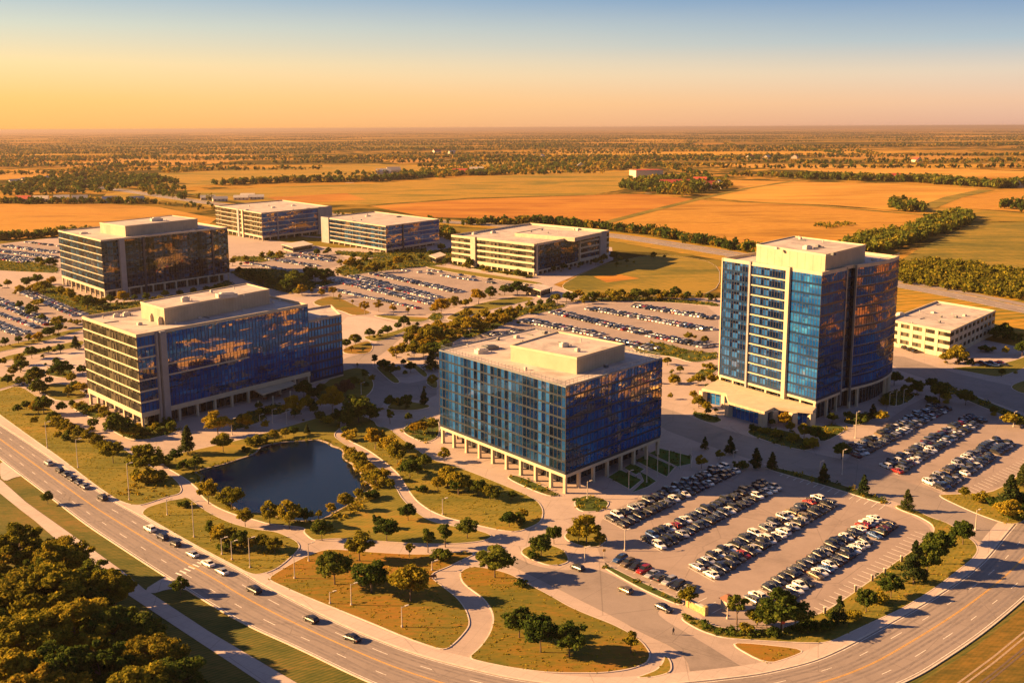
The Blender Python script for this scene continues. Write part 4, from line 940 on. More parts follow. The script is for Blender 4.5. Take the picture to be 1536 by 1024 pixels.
# front right wall: flat corner bay, notch, then a long gently bowed run
bow = [tuple(Vector(lerp(ft, rt, .42+.58*t)) + oo*2.6*math.sin(math.pi*t)) for t in (0, .125, .25, .375, .5, .625, .75, .875, 1)]
nA, nB = Vector(lerp(ft, rt, .30)), Vector(lerp(ft, rt, .42))
foot = [tuple(lf), lerp(lf, ft, .31), lerp(lf, ft, .70), tuple(ft), tuple(nA), tuple(nA-oo*1.4), tuple(nB-oo*1.4)] + bow + [tuple(bk)]
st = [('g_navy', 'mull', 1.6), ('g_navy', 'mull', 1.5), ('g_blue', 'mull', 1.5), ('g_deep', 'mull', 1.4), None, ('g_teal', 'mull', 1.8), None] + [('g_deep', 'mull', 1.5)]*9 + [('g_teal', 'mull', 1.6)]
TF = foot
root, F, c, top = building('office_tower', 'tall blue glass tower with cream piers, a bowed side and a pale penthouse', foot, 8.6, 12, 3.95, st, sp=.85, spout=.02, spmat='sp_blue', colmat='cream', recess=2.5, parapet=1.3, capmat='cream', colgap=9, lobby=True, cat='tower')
TR = [GI(*PX(*q, 0)[:2], c) for q in foot]   # the same outline in the tower's own frame
L0, A1, A2, FT = TR[0], TR[1], TR[2], TR[3]
dd = vsub(L0, FT); dl = dd.length; dd.normalize(); on = Vector((dd.y, -dd.x))
if on.y > 0: on = -on
def tpillar(s, wd, z0, z1, out, mat, nm='pier'):
    mb = MB(); mb.box((L0[0]+dd.x*s+on.x*(out/2-.3), L0[1]+dd.y*s+on.y*(out/2-.3), z0), wd, out+.6, z1-z0, mat, math.atan2(dd.y, dd.x)); return mb.obj(nm, root)
tpillar(dl*.31, 1.0, 3, top+1.4, .7, 'grey_wall'); tpillar(dl*.70, 1.9, 3, top+1.5, 1.1, 'cream'); tpillar(.3, .5, 8, top+1.3, .3, 'cream')
for k in range(1, 13):   # cream bands on the middle bay only
    z0 = 8.6+k*3.95; mb = MB(); s = dl*.505; mb.box((L0[0]+dd.x*s+on.x*.15, L0[1]+dd.y*s+on.y*.15, z0-.1), dl*.36, .34, .42, 'cream', math.atan2(dd.y, dd.x)); mb.obj('band', root)
for q in (nA, nB):
    p = (q.x-c[0], q.y-c[1]); mb = MB(); mb.box((p[0], p[1], 3), .7, .7, top+1.2-3, 'mull_l', math.atan2(e.y, e.x)); mb.obj('pier', root)
O = [(q[0]-c[0], q[1]-c[1]) for q in bow]
for k in range(1, 12):   # thin light lines at each storey of the bowed side
    z0 = 8.6+k*3.95; mb = MB()
    for q0, q1 in zip(O, O[1:]): mb.tube((q0[0]+oo.x*.15, q0[1]+oo.y*.15, z0+.85), (q1[0]+oo.x*.15, q1[1]+oo.y*.15, z0+.85), .1, .1, 'mull_l', 4)
    mb.obj('band', root)
_, K = onroof(root, c, [(1134, 393), (1237, 411), (1297, 394), (1190, 379)], top, 6.9); clutter(root, K, top+6.9, 5, 17, 0)
unitbox(root, c, 1211, 374, top+6.9, 3, 2.2, 1.6); unitbox(root, c, 1227, 371, top+6.9, 1.5, 1.5, 1, 'ventd'); unitbox(root, c, 1250, 383, top+6.9, 1.4, 1.4, 1, 'ventd'); unitbox(root, c, 1310, 392, top, 1.4, 1.4, 1.2); unitbox(root, c, 1165, 374, top+6.9, 1.4, 1.4, .8)
mb = MB()
mx = (sum(q[0] for q in O)/9, sum(q[1] for q in O)/9)
for q0, q1 in zip(O[3:], O[4:]):
    for t in np.linspace(0, 1, 5):
        q = lerp(q0, q1, t); mb.tube((*q, top+1), (*q, top+2.6), .05, .05, 'mull_l', 4)
    mb.tube((*q0, top+2.6), (*q1, top+2.6), .06, .06, 'mull_l', 4)
mb.obj('roof_railing', root)
# podium with entrance, as a stepped cream base in front of the left wall
P = [GI(1052, 604, c), GI(1088, 612, c), GI(1092, 625, c), GI(1146, 641, c), GI(1160, 634, c), GI(1218, 640, c), GI(1224, 633, c), A2, L0]
P = ccw(P); mb = MB(); mb.prism(P, 5.0, 6.1, 'cream'); mb.obj('podium_roof', root)
for px, py in ((1055, 606), (1088, 613), (1094, 626), (1145, 641), (1161, 637), (1190, 640), (1217, 640)):
    q = GI(px, py-1, c); mb = MB(); mb.box((0, 0, 0), 2.4, 2.4, 5.0, 'cream', .4); mb.obj('column', root, (q[0], q[1]+1.0, 0.05))
I = offset(P, -1.6)
for i in range(len(I)):
    if vsub(I[i], I[(i+1) % len(I)]).length > 4: panes('lobby_window', I[i], I[(i+1) % len(I)], .1, 5.0, root, 'g_blue', 'mull_l', 2.4, 0, seed=i+300)
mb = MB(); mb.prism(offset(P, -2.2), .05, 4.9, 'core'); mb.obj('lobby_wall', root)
# ---- long low building at the right
Q = [G(1330, 517), G(1422.5, 537), G(1490, 502)]; Q.append((Q[0][0]+Q[2][0]-Q[1][0], Q[0][1]+Q[2][1]-Q[1][1]))
root, F, c, top = building('office_building', 'long low three storey cream building with pale roof at the right edge', Q, .3, 3, 4.0,
    [('g_grey', 'mull', 3.2)], sp=2.0, spout=.15, spmat='cream', parapet=1.0, capmat='cream', pw=3.2, wins=True)
for i in range(4): frames(root, F, i, .4, 3, 4.0, 'cream', 6.5, .3, 1.9)
clutter(root, F, top, 10, 8)
unitbox(root, c, 1350, 474, top, 4, 3, 2); unitbox(root, c, 1400, 470, top, 2, 2, 1)
# ---- small pavilions
def pavilion(name, label, pts, h, mat='cream'):
    P = ccw(GP(pts)); cx = sum(p[0] for p in P)/len(P); cy = sum(p[1] for p in P)/len(P); P = [(x-cx, y-cy) for x, y in P]
    r = empty(name, label, 'pavilion', (cx, cy, 0)); mb = MB(); mb.prism(offset(P, .8), h, h+.6, 'roof', mat); mb.obj('roof', r)
    mb = MB(); mb.prism(offset(P, -.8), .05, h, 'tan', mat); mb.obj('wall', r)
    for q in P: mb = MB(); mb.box((0, 0, 0), .5, .5, h, mat); mb.obj('column', r, (q[0], q[1], .05))
    for i in range(len(P)):
        a, b = offset(P, -.75)[i], offset(P, -.75)[(i+1) % len(P)]
        if vsub(a, b).length > 4: panes('window', a, b, .9, h-.6, r, 'g_dark', 'mull', 2.2, 0, seed=i)
pavilion('pavilion', 'pale flat roofed canopy in front of the low back offices', [(424, 374), (440, 379), (469, 374), (455, 369)], 4.2)
pavilion('pavilion', 'small cream pavilion beside the drive above the middle car park', [(792, 441), (811, 447), (827, 442), (808, 437)], 4.6)
pavilion('pavilion', 'small pale pavilion left of the cream banded office', [(645, 392), (654, 396), (668, 391), (660, 387)], 4.5)
# ---- farmstead on the plain
def house(name, label, px, py, L_, W_, H_, rm, ang, wm='housewall', flatroof=False):
    x, y = G(px, py); r = empty(name, label, 'farm building', (x, y, 0), ang); mb = MB(); mb.box((0, 0, 0), L_, W_, H_, wm); mb.obj('wall', r)
    mb = MB()
    if flatroof: mb.box((0, 0, H_), L_+.6, W_+.6, .8, rm)
    else:
        h = W_*.38; a, b = L_/2+.8, W_/2+.8
        mb.face([(-a, -b, H_-.1), (a, -b, H_-.1), (a, 0, H_+h), (-a, 0, H_+h)], rm); mb.face([(a, b, H_-.1), (-a, b, H_-.1), (-a, 0, H_+h), (a, 0, H_+h)], rm)
        mb.face([(-a+.8, -b+.8, H_), (-a+.8, 0, H_+h-.4), (-a+.8, b-.8, H_)], wm); mb.face([(a-.8, -b+.8, H_), (a-.8, b-.8, H_), (a-.8, 0, H_+h-.4)], wm)
    mb.obj('roof', r); w_ = MB()
    for j in range(int(L_/6)): w_.box((-L_/2+3+j*6, -W_/2-.06, 1.2), 1.6, .14, 1.8, 'core')
    w_.box((L_/2-1.5, -W_/2-.08, 0), 1.3, .14, 2.4, 'brownwood'); w_.obj('windows', r)
for i, a in enumerate([('barn', 'big pale windowless block with orange roof in the farm cluster on the plain', 969, 271, 60, 40, 22, 'redroof', .25, 'housewall', True),
    ('barn', 'long red roofed farmhouse left of the two low ones in the farm cluster', 1012, 281, 55, 20, 7, 'redroof', .1), ('barn', 'small red barn at the middle of the farm cluster', 1050, 278, 24, 16, 10, 'redroof', -.3, 'redroof'),
    ('farmhouse', 'red roofed farmhouse near the right end of the farm cluster', 1066, 283, 26, 16, 8, 'redroof', .2), ('farmhouse', 'white gabled farmhouse at the right end of the farm cluster', 1077, 283, 18, 16, 10, 'grey_wall', 1.2)]): house(*a)
hx = [(1344, 268, 'redroof', 'red'), (1477, 277, 'redroof', 'red'), (1505, 280, 'redroof', 'red'), (1530, 281, 'housewall', 'pale')]
for i, (a, b, m_, cc_) in enumerate(hx): house('farmhouse', f'small {cc_} roofed house, {ordinal(i+1)} from the left in the tree belt at the right', a, b, 24, 15, 6, m_, .2*i)
for i, (a, b, m_) in enumerate([(36, 303, 'redroof'), (62, 303, 'housewall'), (93, 302, 'vent'), (120, 302, 'housewall'), (165, 304, 'vent'), (205, 304, 'vent'), (22, 276, 'housewall'), (40, 273, 'housewall'), (66, 271, 'vent'), (132, 275, 'redroof'), (88, 281, 'housewall')]):
    house('farmhouse', f'small roadside building, {ordinal(i+1)} of the scattered ones at the far left', a, b, 22, 13, 5, m_, .15*i)
for i, (a, b, m_) in enumerate([(690, 262, 'redroof'), (715, 259, 'housewall'), (575, 262, 'vent'), (590, 259, 'housewall'), (655, 229, 'redroof'), (678, 231, 'housewall'), (1125, 239, 'redroof'), (1150, 239, 'housewall'), (1192, 238, 'redroof'), (812, 237, 'housewall'), (871, 252, 'housewall'), (1375, 243, 'redroof')]):
    house('farmhouse', f'tiny distant {"red roofed" if m_ == "redroof" else "pale"} house, {ordinal(i+1)} of those out on the plain', a, b, 34, 20, 7, m_, .15*i)
for i, (a, b) in enumerate([(372, 297), (362, 300), (385, 299), (312, 300), (330, 302)]): house('shed', f'low pale shed, {ordinal(i+1)} beside the highway behind the back offices', a, b, 22, 10, 4, 'vent', .1*i)
# ================================================================== TREES
def leaf_quads(centers, normals, size, r, stretch=1.0):
    """numpy quads: centres (n,3) -> vertices"""
    n_ = len(centers); a = r.normal(size=(n_, 3)); nn = normals + a*0.9; nn /= np.linalg.norm(nn, axis=1)[:, None]+1e-9
    t = np.cross(nn, r.normal(size=(n_, 3))); t /= np.linalg.norm(t, axis=1)[:, None]+1e-9; b = np.cross(nn, t)
    s = size*r.uniform(.6, 1.35, size=(n_, 1))*.5
    v = np.stack([centers-t*s-b*s*.6, centers+t*s-b*s*.75, centers+t*s*.8+b*s, centers-t*s*.7+b*s*.8], axis=1)
    return v.reshape(-1, 3)
def quads_mesh(name, V, mat):
    me = bpy.data.meshes.new(name); n_ = len(V)//4
    me.vertices.add(len(V)); me.vertices.foreach_set('co', V.astype(np.float32).ravel())
    me.loops.add(len(V)); me.loops.foreach_set('vertex_index', np.arange(len(V), dtype=np.int32))
    me.polygons.add(n_); me.polygons.foreach_set('loop_start', np.arange(0, len(V), 4, dtype=np.int32)); me.polygons.foreach_set('loop_total', np.full(n_, 4, dtype=np.int32))
    me.materials.append(MAT[mat]); me.update(calc_edges=True); return me
def crown_pts(kind, n_, r, H, cr):
    """clumped leaf positions for a tree of height H and crown radius cr"""
    pts = []; nor = []
    nc = {'round': 38, 'con': 40, 'slim': 24, 'bush': 16, 'big': 95}[kind]
    per = n_//nc
    for i in range(nc):
        if kind == 'con':
            t = (i+.5)/nc; z = H*(.14+.84*t); rad = cr*(1.02-t)**.8*r.uniform(.55, 1.0); an = r.uniform(0, 2*np.pi)+i*2.4; c = np.array([math.cos(an)*rad*.72, math.sin(an)*rad*.72, z]); cs = cr*.42*(1.15-t)+.12
            sc = np.array([cs, cs, cs*.7])
        else:
            u = r.normal(size=3); u /= np.linalg.norm(u); q = r.uniform(.3, 1.0)**.5*r.uniform(.85, 1.15)
            lo = {'round': .17, 'slim': .22, 'bush': .0, 'big': .25}[kind]; cz = H*(lo+(1-lo)/2); hz = H*(1-lo)/2
            if u[2] < -.35: u[2] *= .6
            c = np.array([u[0]*cr*q*.74, u[1]*cr*q*.74, cz+u[2]*hz*q*.80]); c[:2] *= 1.12-.42*max(0, (c[2]-cz)/hz); cs = cr*r.uniform(.14, .34) if kind != 'big' else cr*r.uniform(.09, .2); sc = np.array([cs, cs, cs*.78])
        d = r.normal(size=(per, 3)); d /= np.linalg.norm(d, axis=1)[:, None]; k = r.uniform(.45, 1.08, size=(per, 1))
        p = c + d*sc*k; pts.append(p); nor.append(d+np.array([0, 0, .3]))
    pts = np.concatenate(pts); nor = np.concatenate(nor); keep_ = pts[:, 2] > .05
    return pts[keep_], nor[keep_]
def trunk_mesh(kind, H, cr, r, mat='bark'):
    mb = MB(); br = max(.12, H*.022); top = H*{'round': .5, 'con': .9, 'slim': .6, 'bush': .3, 'big': .55}[kind]; p = Vector((0, 0, 0)); segs = 4
    for i in range(segs):
        q = Vector((r.uniform(-.04, .04)*H*.3*(i+1)/2, r.uniform(-.04, .04)*H*.3*(i+1)/2, top*(i+1)/segs)); mb.tube(p, q, br*(1-.2*i), br*(1-.2*(i+1)), mat, 7, False); p = q
        if i >= 1 and kind != 'con':
            for k in range(3):
                an = r.uniform(0, 6.28); e_ = q+Vector((math.cos(an)*cr*.6, math.sin(an)*cr*.6, H*.22)); mb.tube(q, e_, br*.45, br*.12, mat, 5, False)
    return mb.mesh('trunk')
PROTO = {}
def proto(kind, leaf, var):
    key = (kind, leaf, var)
    if key in PROTO: return PROTO[key]
    r = np.random.default_rng(hash_str(kind+leaf)+var*17)
    H, cr, n_, s = {'round': (8, 3.7, 3600, .44), 'con': (9, 3.0, 2800, .42), 'slim': (8, 2.3, 1900, .42), 'bush': (3, 2.5, 1100, .40), 'big': (15, 7.8, 24000, .44)}[kind]
    crm = cr*r.uniform(.9, 1.12)
    p, nn = crown_pts(kind, n_, r, H, crm)
    PROTO[key] = (trunk_mesh(kind, H, crm, r, 'barkpale' if leaf in ('leaf_y',) else 'bark'), quads_mesh('crown', leaf_quads(p, nn, s, r), leaf), H)
    return PROTO[key]
NV = {'big': 4}
def tree(px, py, ptop, code, place, label=None, xy=None, H=None):
    kinds = {'d': ('round', 'leaf_d'), 'g': ('round', 'leaf_g'), 'y': ('round', 'leaf_y'), 'o': ('round', 'leaf_o'), 'b': ('round', 'leaf_b'), 'c': ('con', 'leaf_c'), 's': ('slim', 'leaf_g'), 't': ('slim', 'leaf_y'), 'k': ('slim', 'leaf_d'), 'u': ('bush', 'leaf_d'), 'v': ('bush', 'leaf_o'), 'w': ('bush', 'leaf_g'), 'G': ('big', 'leaf_d'), 'O': ('big', 'leaf_o'), 'Y': ('big', 'leaf_g')}
    k, leaf = kinds[code]; var = random.randrange(NV.get(k, 5)); tm, cm, H0 = proto(k, leaf, var)
    if xy is None: xy = G(px, py); H = hat(px, py, ptop)
    TREES.append(dict(xy=xy, H=H, k=k, code=code, place=place, px=px, tm=tm, cm=cm, H0=H0))
TREES = []
T = {
 'on the south bank of the pond': '313,756,717,g 348,766,728,g 368,790,761,g 405,788,751,g 434,793,750,g 457,785,761,d 478,778,765,g 497,773,753,g 518,766,738,g 539,752,732,g 556,748,734,u',
 'on the north bank of the pond': '335,678,648,g 369,644,621,y 327,655,614,g 378,669,655,w 391,666,651,w 412,661,644,g 428,657,642,g 441,655,638,d 461,652,636,c 369,678,669,u 517,655,638,k 527,660,644,w 264,693,672,d 276,703,690,u 294,706,682,d 282,682,638,c 247,699,680,u',
 'on the east bank of the pond': '528,688,672,g 535,700,682,g 545,708,690,g 553,716,694,g 540,695,675,w 560,722,703,w 576,722,701,g 586,734,717,g 523,680,668,w 566,730,712,w',
 'on the golf-green lawn below the pond': '483,811,777,d 580,812,775,d 612,781,755,d 565,793,770,k 642,829,790,k 668,821,782,k 701,808,776,d 614,837,811,s 661,842,823,u',
 'on the rust-brown middle lawn': '502,877,822,d 539,842,795,g 557,890,837,d 616,902,847,g',
 'on the rust-brown bottom lawn': '742,867,815,d 779,957,910,d 811,979,918,d 854,985,931,d 946,980,944,s 782,880,869,u',
 'on the two round planted islands': '812,836,800,d 831,816,787,d 880,816,769,g 900,820,798,g 868,815,785,g 800,838,825,u',
 'along the lower edge of the front car park': '1031,910,876,g 1105,937,886,k 1135,941,910,g 1172,946,881,d 1150,946,905,d 1192,944,898,d 1258,938,894,c 1299,918,881,d 1336,897,860,d 1370,876,811,c 1407,846,792,d 1444,817,779,d 1390,862,815,d 1212,950,935,u 1235,945,928,u 1120,950,935,w 1283,930,915,w 1316,905,888,w 1160,955,940,u',
 'at the right edge beside the right car park': '1514,767,712,c 1512,782,748,g 1446,748,730,g 1471,754,738,w 1533,730,695,c 1528,765,735,d 1500,765,745,u 1530,780,755,u',
 'between the two car parks along the campus drive': '1158,704,678,c 1235,725,695,c 1295,743,712,c 1360,767,734,c 1134,703,672,c 1095,682,654,c 1057,675,655,c 1052,703,681,g 1080,690,674,g 1262,689,662,d 1110,703,690,u',
 'in the beds at the foot of the tower': '1176,640,618,y 1206,658,635,g 1222,663,636,d 1248,635,618,d 1130,645,636,u 1148,650,640,w 1166,655,643,w 1190,662,648,w 1272,632,615,d 1309,628,606,c 1341,578,556,d 1359,595,576,d 1375,592,569,d 1397,586,565,d 1215,672,655,w 1236,655,645,w 1185,650,632,o 1290,636,620,u 1330,605,592,u',
 'left of the tower': '1047,579,559,g 1060,619,602,g 1048,612,592,g 1057,516,503,g 1060,553,543,w 1066,604,592,g 1040,600,585,g 1020,560,548,g 1010,575,562,w 1075,575,562,w 1033,512,497,g 1001,548,535,g 1062,590,575,d',
 'beside the road right of the tower': '1409,603,570,d 1448,608,582,d 1490,623,608,d 1396,604,593,u 1436,547,516,g 1505,509,483,d 1495,506,490,d 1533,534,511,d 1502,565,552,d 1365,519,508,w 1418,545,528,g 1478,528,518,u 1520,512,498,u 1530,640,625,u 1456,548,538,u',
 'on the curved lawn left of the glass box office': '563,675,640,y 585,686,650,g 596,699,662,g 614,680,662,d 615,717,686,d 637,704,680,d 666,693,670,g 657,738,714,g 672,733,699,g 688,743,709,d 656,732,714,g 671,730,698,g 687,742,706,g 710,740,719,g 726,746,724,g 742,752,732,d 768,750,735,d 764,791,766,d 785,780,762,g 632,738,727,u 622,700,682,g 606,708,688,o 697,738,712,g 718,745,716,d 735,750,726,g 626,712,694,d 680,735,712,o 775,786,770,u',
 'in the courtyard east of the blue banded office': '499,621,578,y 441,626,592,y 480,634,615,d 508,636,612,d 521,642,618,d 538,634,590,d 555,631,605,d 456,597,569,d 519,597,567,b 482,592,574,d 530,582,563,d 471,600,580,d 545,630,600,d 408,616,606,w 398,622,610,u 468,612,600,u 547,572,552,k 536,551,544,k',
 'on the roadway islands in the centre': '585,613,592,d 609,615,590,d 636,608,583,c 585,636,612,k 649,649,626,g 632,652,631,y 622,650,634,y 562,549,530,k 570,552,540,d 576,556,538,d 586,563,547,d 595,538,517,g 605,549,538,d 616,559,542,d 648,556,526,c 648,580,561,g 600,613,597,d',
 'between the office wing and the back car park': '519,523,507,d 533,517,500,g 554,508,491,d 581,503,487,d 597,496,482,d 606,491,472,d 547,472,450,t 568,468,449,t 590,472,454,t 529,457,449,t 510,452,440,t 500,446,428,t 483,448,431,t 468,443,431,t 453,443,425,y 612,472,460,t 560,505,495,g 527,528,518,o',
 'in the grove at the centre': '614,517,496,g 620,508,486,g 635,510,491,g 649,517,487,g 621,535,514,g 635,538,515,g 658,496,479,g 690,493,473,g 669,508,496,g 676,507,491,g 691,505,493,g 642,525,503,y 628,520,500,o 655,508,488,d 665,500,484,y 683,498,480,g 650,530,512,u 662,512,500,w 605,528,512,g 640,500,484,o',
 'along the avenue above the glass box office': '705,500,473,g 714,498,478,g 725,498,481,g 727,483,461,g 741,486,468,g 749,481,461,g 764,481,458,g 778,471,456,g 795,465,450,g 810,460,448,d 823,458,446,d 662,473,446,y 681,461,443,g 718,456,431,y 735,448,428,d 757,443,426,d 776,443,420,d 699,462,448,g 790,440,426,g 715,490,470,o 735,492,474,y 755,488,470,o 772,478,462,g 700,480,462,g',
 'in the row above the middle car park': '850,453,436,d 860,453,437,d 877,456,441,g 888,452,436,d 895,451,436,g 912,448,433,g 932,448,433,g 954,451,431,d 968,450,434,g 981,448,431,d 998,449,434,g 1013,448,429,d 1030,450,436,d 1048,451,436,g 1062,452,438,d 836,455,440,g 922,452,440,w 1072,452,440,g 869,450,434,y 904,452,438,o 943,452,438,o 990,452,440,y 1022,452,440,o',
 'in the row between boulevard and campus drive': '40,615,600,d 66,622,591,d 88,646,622,g 100,651,630,g 118,661,638,g 134,664,643,g 156,682,660,g 170,695,660,g 220,716,664,g 80,640,615,d 108,655,634,o 146,674,652,o 58,622,598,o 12,575,560,g 225,725,700,w 240,722,705,w 212,722,702,w',
 'on the slope below the pond path': '316,812,779,k 332,822,783,g 360,826,793,d 274,761,750,u 347,815,790,g 395,825,800,g 340,826,810,u 375,828,805,o 412,830,805,g',
 'at the lower boulevard kerb': '72,757,736,d 271,893,864,d',
 'around the drive left of the blue banded office': '31,559,538,d 53,578,554,g 12,578,562,d 48,538,518,d 73,530,518,d 91,530,515,d 114,524,504,c 92,563,538,d 105,560,545,d 124,563,546,d 108,576,559,g 103,595,577,g 122,592,572,g 52,577,548,d 84,548,535,d 30,548,530,g 60,590,575,u 112,585,570,d 20,565,548,o',
 'in the beds at the foot of the blue banded office': '200,654,633,w 175,645,628,u 235,646,634,w 147,619,605,g 130,617,606,u 186,642,630,u 218,652,640,w 160,628,616,w 252,640,628,u 122,612,602,w',
 'around the west car park': '72,508,490,d 57,513,497,y 28,516,503,d 43,512,500,g 8,520,505,d 49,471,462,u 30,464,450,d 61,480,471,u 75,506,488,d 89,492,473,g 115,487,478,w 58,458,448,w 88,500,484,d',
 'along the foot of the dark mirrored office': '56,427,410,d 30,443,427,g 57,438,422,g 78,429,413,y 59,398,384,d 77,401,385,d 131,464,441,d 105,450,431,g 143,462,445,g 166,457,441,d 185,455,436,y 202,452,441,d 220,452,438,d 248,448,434,g 270,446,434,d 290,443,430,d 310,440,428,d 40,430,414,d 68,440,420,g 118,458,440,o 155,462,446,o 92,445,428,g 12,432,418,g 330,436,424,g 235,452,442,w',
 'between the dark mirrored office and the rear car park': '358,414,399,d 373,421,403,d 383,426,404,d 395,429,404,d 349,399,385,g 368,393,382,g 393,389,377,g 406,389,375,g 419,387,375,y 445,436,404,d 432,438,415,d 461,414,399,d 473,424,399,d 490,424,401,d 481,420,402,d 436,430,412,d 421,430,414,d 408,432,416,d 455,428,408,d 466,420,400,g',
 'in front of the three low back offices': '508,414,404,g 510,399,388,g 525,404,384,y 537,402,388,g 547,396,382,g 560,409,391,g 572,409,393,g 584,404,389,g 597,401,384,y 614,396,382,g 632,392,380,d 645,384,374,d 662,378,364,d 668,398,386,d 700,402,394,w 730,408,400,w 760,412,404,w 785,416,408,w 830,408,398,d 845,406,394,d 870,402,392,d 893,398,386,d 530,390,378,d 555,386,376,d 980,388,377,d 925,400,392,g 940,396,388,d 475,384,372,d 492,382,370,d 540,408,396,o 590,408,398,o 606,392,380,g 905,394,380,d 920,391,376,d',
}
for place, s in T.items():
    for rec in s.split():
        a, b, t, code = rec.split(','); tree(float(a), float(b), float(t), code, place)
# the wooded corner at the lower left, seen from above
for i, (a, b, code, H) in enumerate([(28, 826, 'Y', 15), (88, 838, 'Y', 14), (18, 900, 'O', 16), (75, 905, 'Y', 17), (140, 868, 'G', 13), (165, 880, 'Y', 13), (112, 950, 'Y', 16), (40, 975, 'Y', 17), (172, 945, 'G', 14), (225, 985, 'O', 13), (150, 1010, 'G', 15), (255, 1020, 'G', 13), (85, 1020, 'G', 16), (205, 1045, 'Y', 15), (10, 1035, 'Y', 17), (130, 905, 'G', 12), (50, 860, 'G', 12), (-30, 860, 'O', 15), (-35, 950, 'G', 16), (210, 950, 'G', 11), (60, 1060, 'O', 16)]):
    x, y = G(a, b, 8.5); tree(a, b, 0, code, 'in the wooded lower left corner', xy=(x, y), H=H)
# trees just left of the view, whose shade falls across the boulevard and lawns
DESC = {'d': 'dark green round tree', 'g': 'olive green round tree', 'y': 'golden round tree', 'o': 'orange brown round tree', 'b': 'brown leafed tree', 'c': 'dark conical evergreen', 's': 'thin light green young tree', 't': 'slim golden tree', 'k': 'slim dark green tree', 'u': 'low dark green shrub', 'v': 'low rusty shrub', 'w': 'low olive shrub', 'G': 'large dark green tree', 'O': 'large orange tinged tree', 'Y': 'large yellow green tree'}
SHORT = {'on the south bank of the pond': 'on the south pond bank', 'on the north bank of the pond': 'on the north pond bank', 'on the east bank of the pond': 'on the east pond bank', 'on the golf-green lawn below the pond': 'on the lawn below the pond', 'on the rust-brown middle lawn': 'on the rusty middle lawn', 'on the rust-brown bottom lawn': 'on the rusty bottom lawn', 'on the two round planted islands': 'on the two round planted islands', 'along the lower edge of the front car park': 'edging the front car park', 'at the right edge beside the right car park': 'beside the right car park', 'between the two car parks along the campus drive': 'between the two right car parks', 'in the beds at the foot of the tower': "in the tower's beds", 'left of the tower': 'just left of the tower', 'beside the road right of the tower': 'on the right of the tower', 'on the curved lawn left of the glass box office': 'left of the glass box office', 'in the courtyard east of the blue banded office': "in the banded office's courtyard", 'on the roadway islands in the centre': 'on the central road islands', 'between the office wing and the back car park': 'by the back car park', 'in the grove at the centre': 'in the central grove', 'along the avenue above the glass box office': 'along the avenue past the grove', 'in the row above the middle car park': 'above the middle car park', 'in the row between boulevard and campus drive': 'on the long left verge', 'on the slope below the pond path': 'below the pond path', 'at the lower boulevard kerb': 'beyond the boulevard', 'around the drive left of the blue banded office': 'left of the banded office', 'in the beds at the foot of the blue banded office': "in the banded office's beds", 'around the west car park': 'around the left-edge car park', 'along the foot of the dark mirrored office': 'round the dark mirrored office', 'between the dark mirrored office and the rear car park': 'right of the dark mirrored office', 'in front of the three low back offices': 'before the three back offices', 'in the wooded lower left corner': 'in the wooded lower corner'}
bypl = {}
for t in TREES: bypl.setdefault((t['place'], t['code'] in 'uvw'), []).append(t)
# past 300 of a kind, the smallest in the picture go into one mass
def visible_size(t): x, y = t['xy']; return t['H']/PX(x, y, 0)[2]
allt = sorted([t for t in TREES if t['code'] not in 'uvw'], key=visible_size, reverse=True); small = set(id(t) for t in allt[300:])

mass = {}
TRUNKM = []
for (place, sh), L_ in bypl.items():
    L_.sort(key=lambda t: t['px']); kc = 0
    for t in L_:
        kc += 1; s = t['H']/t['H0']; rot = random.uniform(0, 6.28); x, y = t['xy']
        if id(t) in small:
            me = t['cm']; co_ = np.empty(len(me.vertices)*3, dtype=np.float32); me.vertices.foreach_get('co', co_); V = co_.reshape(-1, 4, 3)[::3].reshape(-1, 3)
            # thinned copy, leaves enlarged so the crown keeps its body
            c4 = V.reshape(-1, 4, 3); m4 = c4.mean(axis=1, keepdims=True); V = (m4+(c4-m4)*1.6).reshape(-1, 3)*s+np.array([x, y, .15]); mass.setdefault(me.materials[0].name, []).append(V); TRUNKM.append((x, y, t['H'])); continue
        d = DESC[t['code']]; kindn = 'shrub' if sh else {'con': 'conifer_tree'}.get(t['k'], 'broadleaf_tree')
        lab = f"{d}, {ordinal(kc)} from left, {'shrubs' if sh else 'trees'} {SHORT[place]}"
        o = empty(kindn, lab, 'shrub' if sh else 'tree', (x, y, .15), rot, f"{'shrubs' if sh else 'trees'} {place}"); wob = random.uniform(.95, 1.2)*(1.12 if y > 450 else 1.0); o.scale = (s*wob, s*wob, s)
        link('trunk', t['tm'], o); link('crown', t['cm'], o)
for mn, L_ in mass.items():
    me = quads_mesh('small_background_trees', np.concatenate(L_), [k for k, v in MAT.items() if v.name == mn][0]); o = link('small_background_trees', me); o['kind'] = 'stuff'; o['category'] = 'trees'; o['label'] = 'smallest background trees among the farther car parks'
if TRUNKM:
    mb = MB()
    for x, y, H in TRUNKM: mb.tube((x, y, 0), (x, y, H*.6), .2, .1, 'bark', 4, False)
    o = mb.obj('small_tree_trunks'); o['kind'] = 'stuff'; o['category'] = 'trees'; o['label'] = 'thin trunks of the smallest background trees'
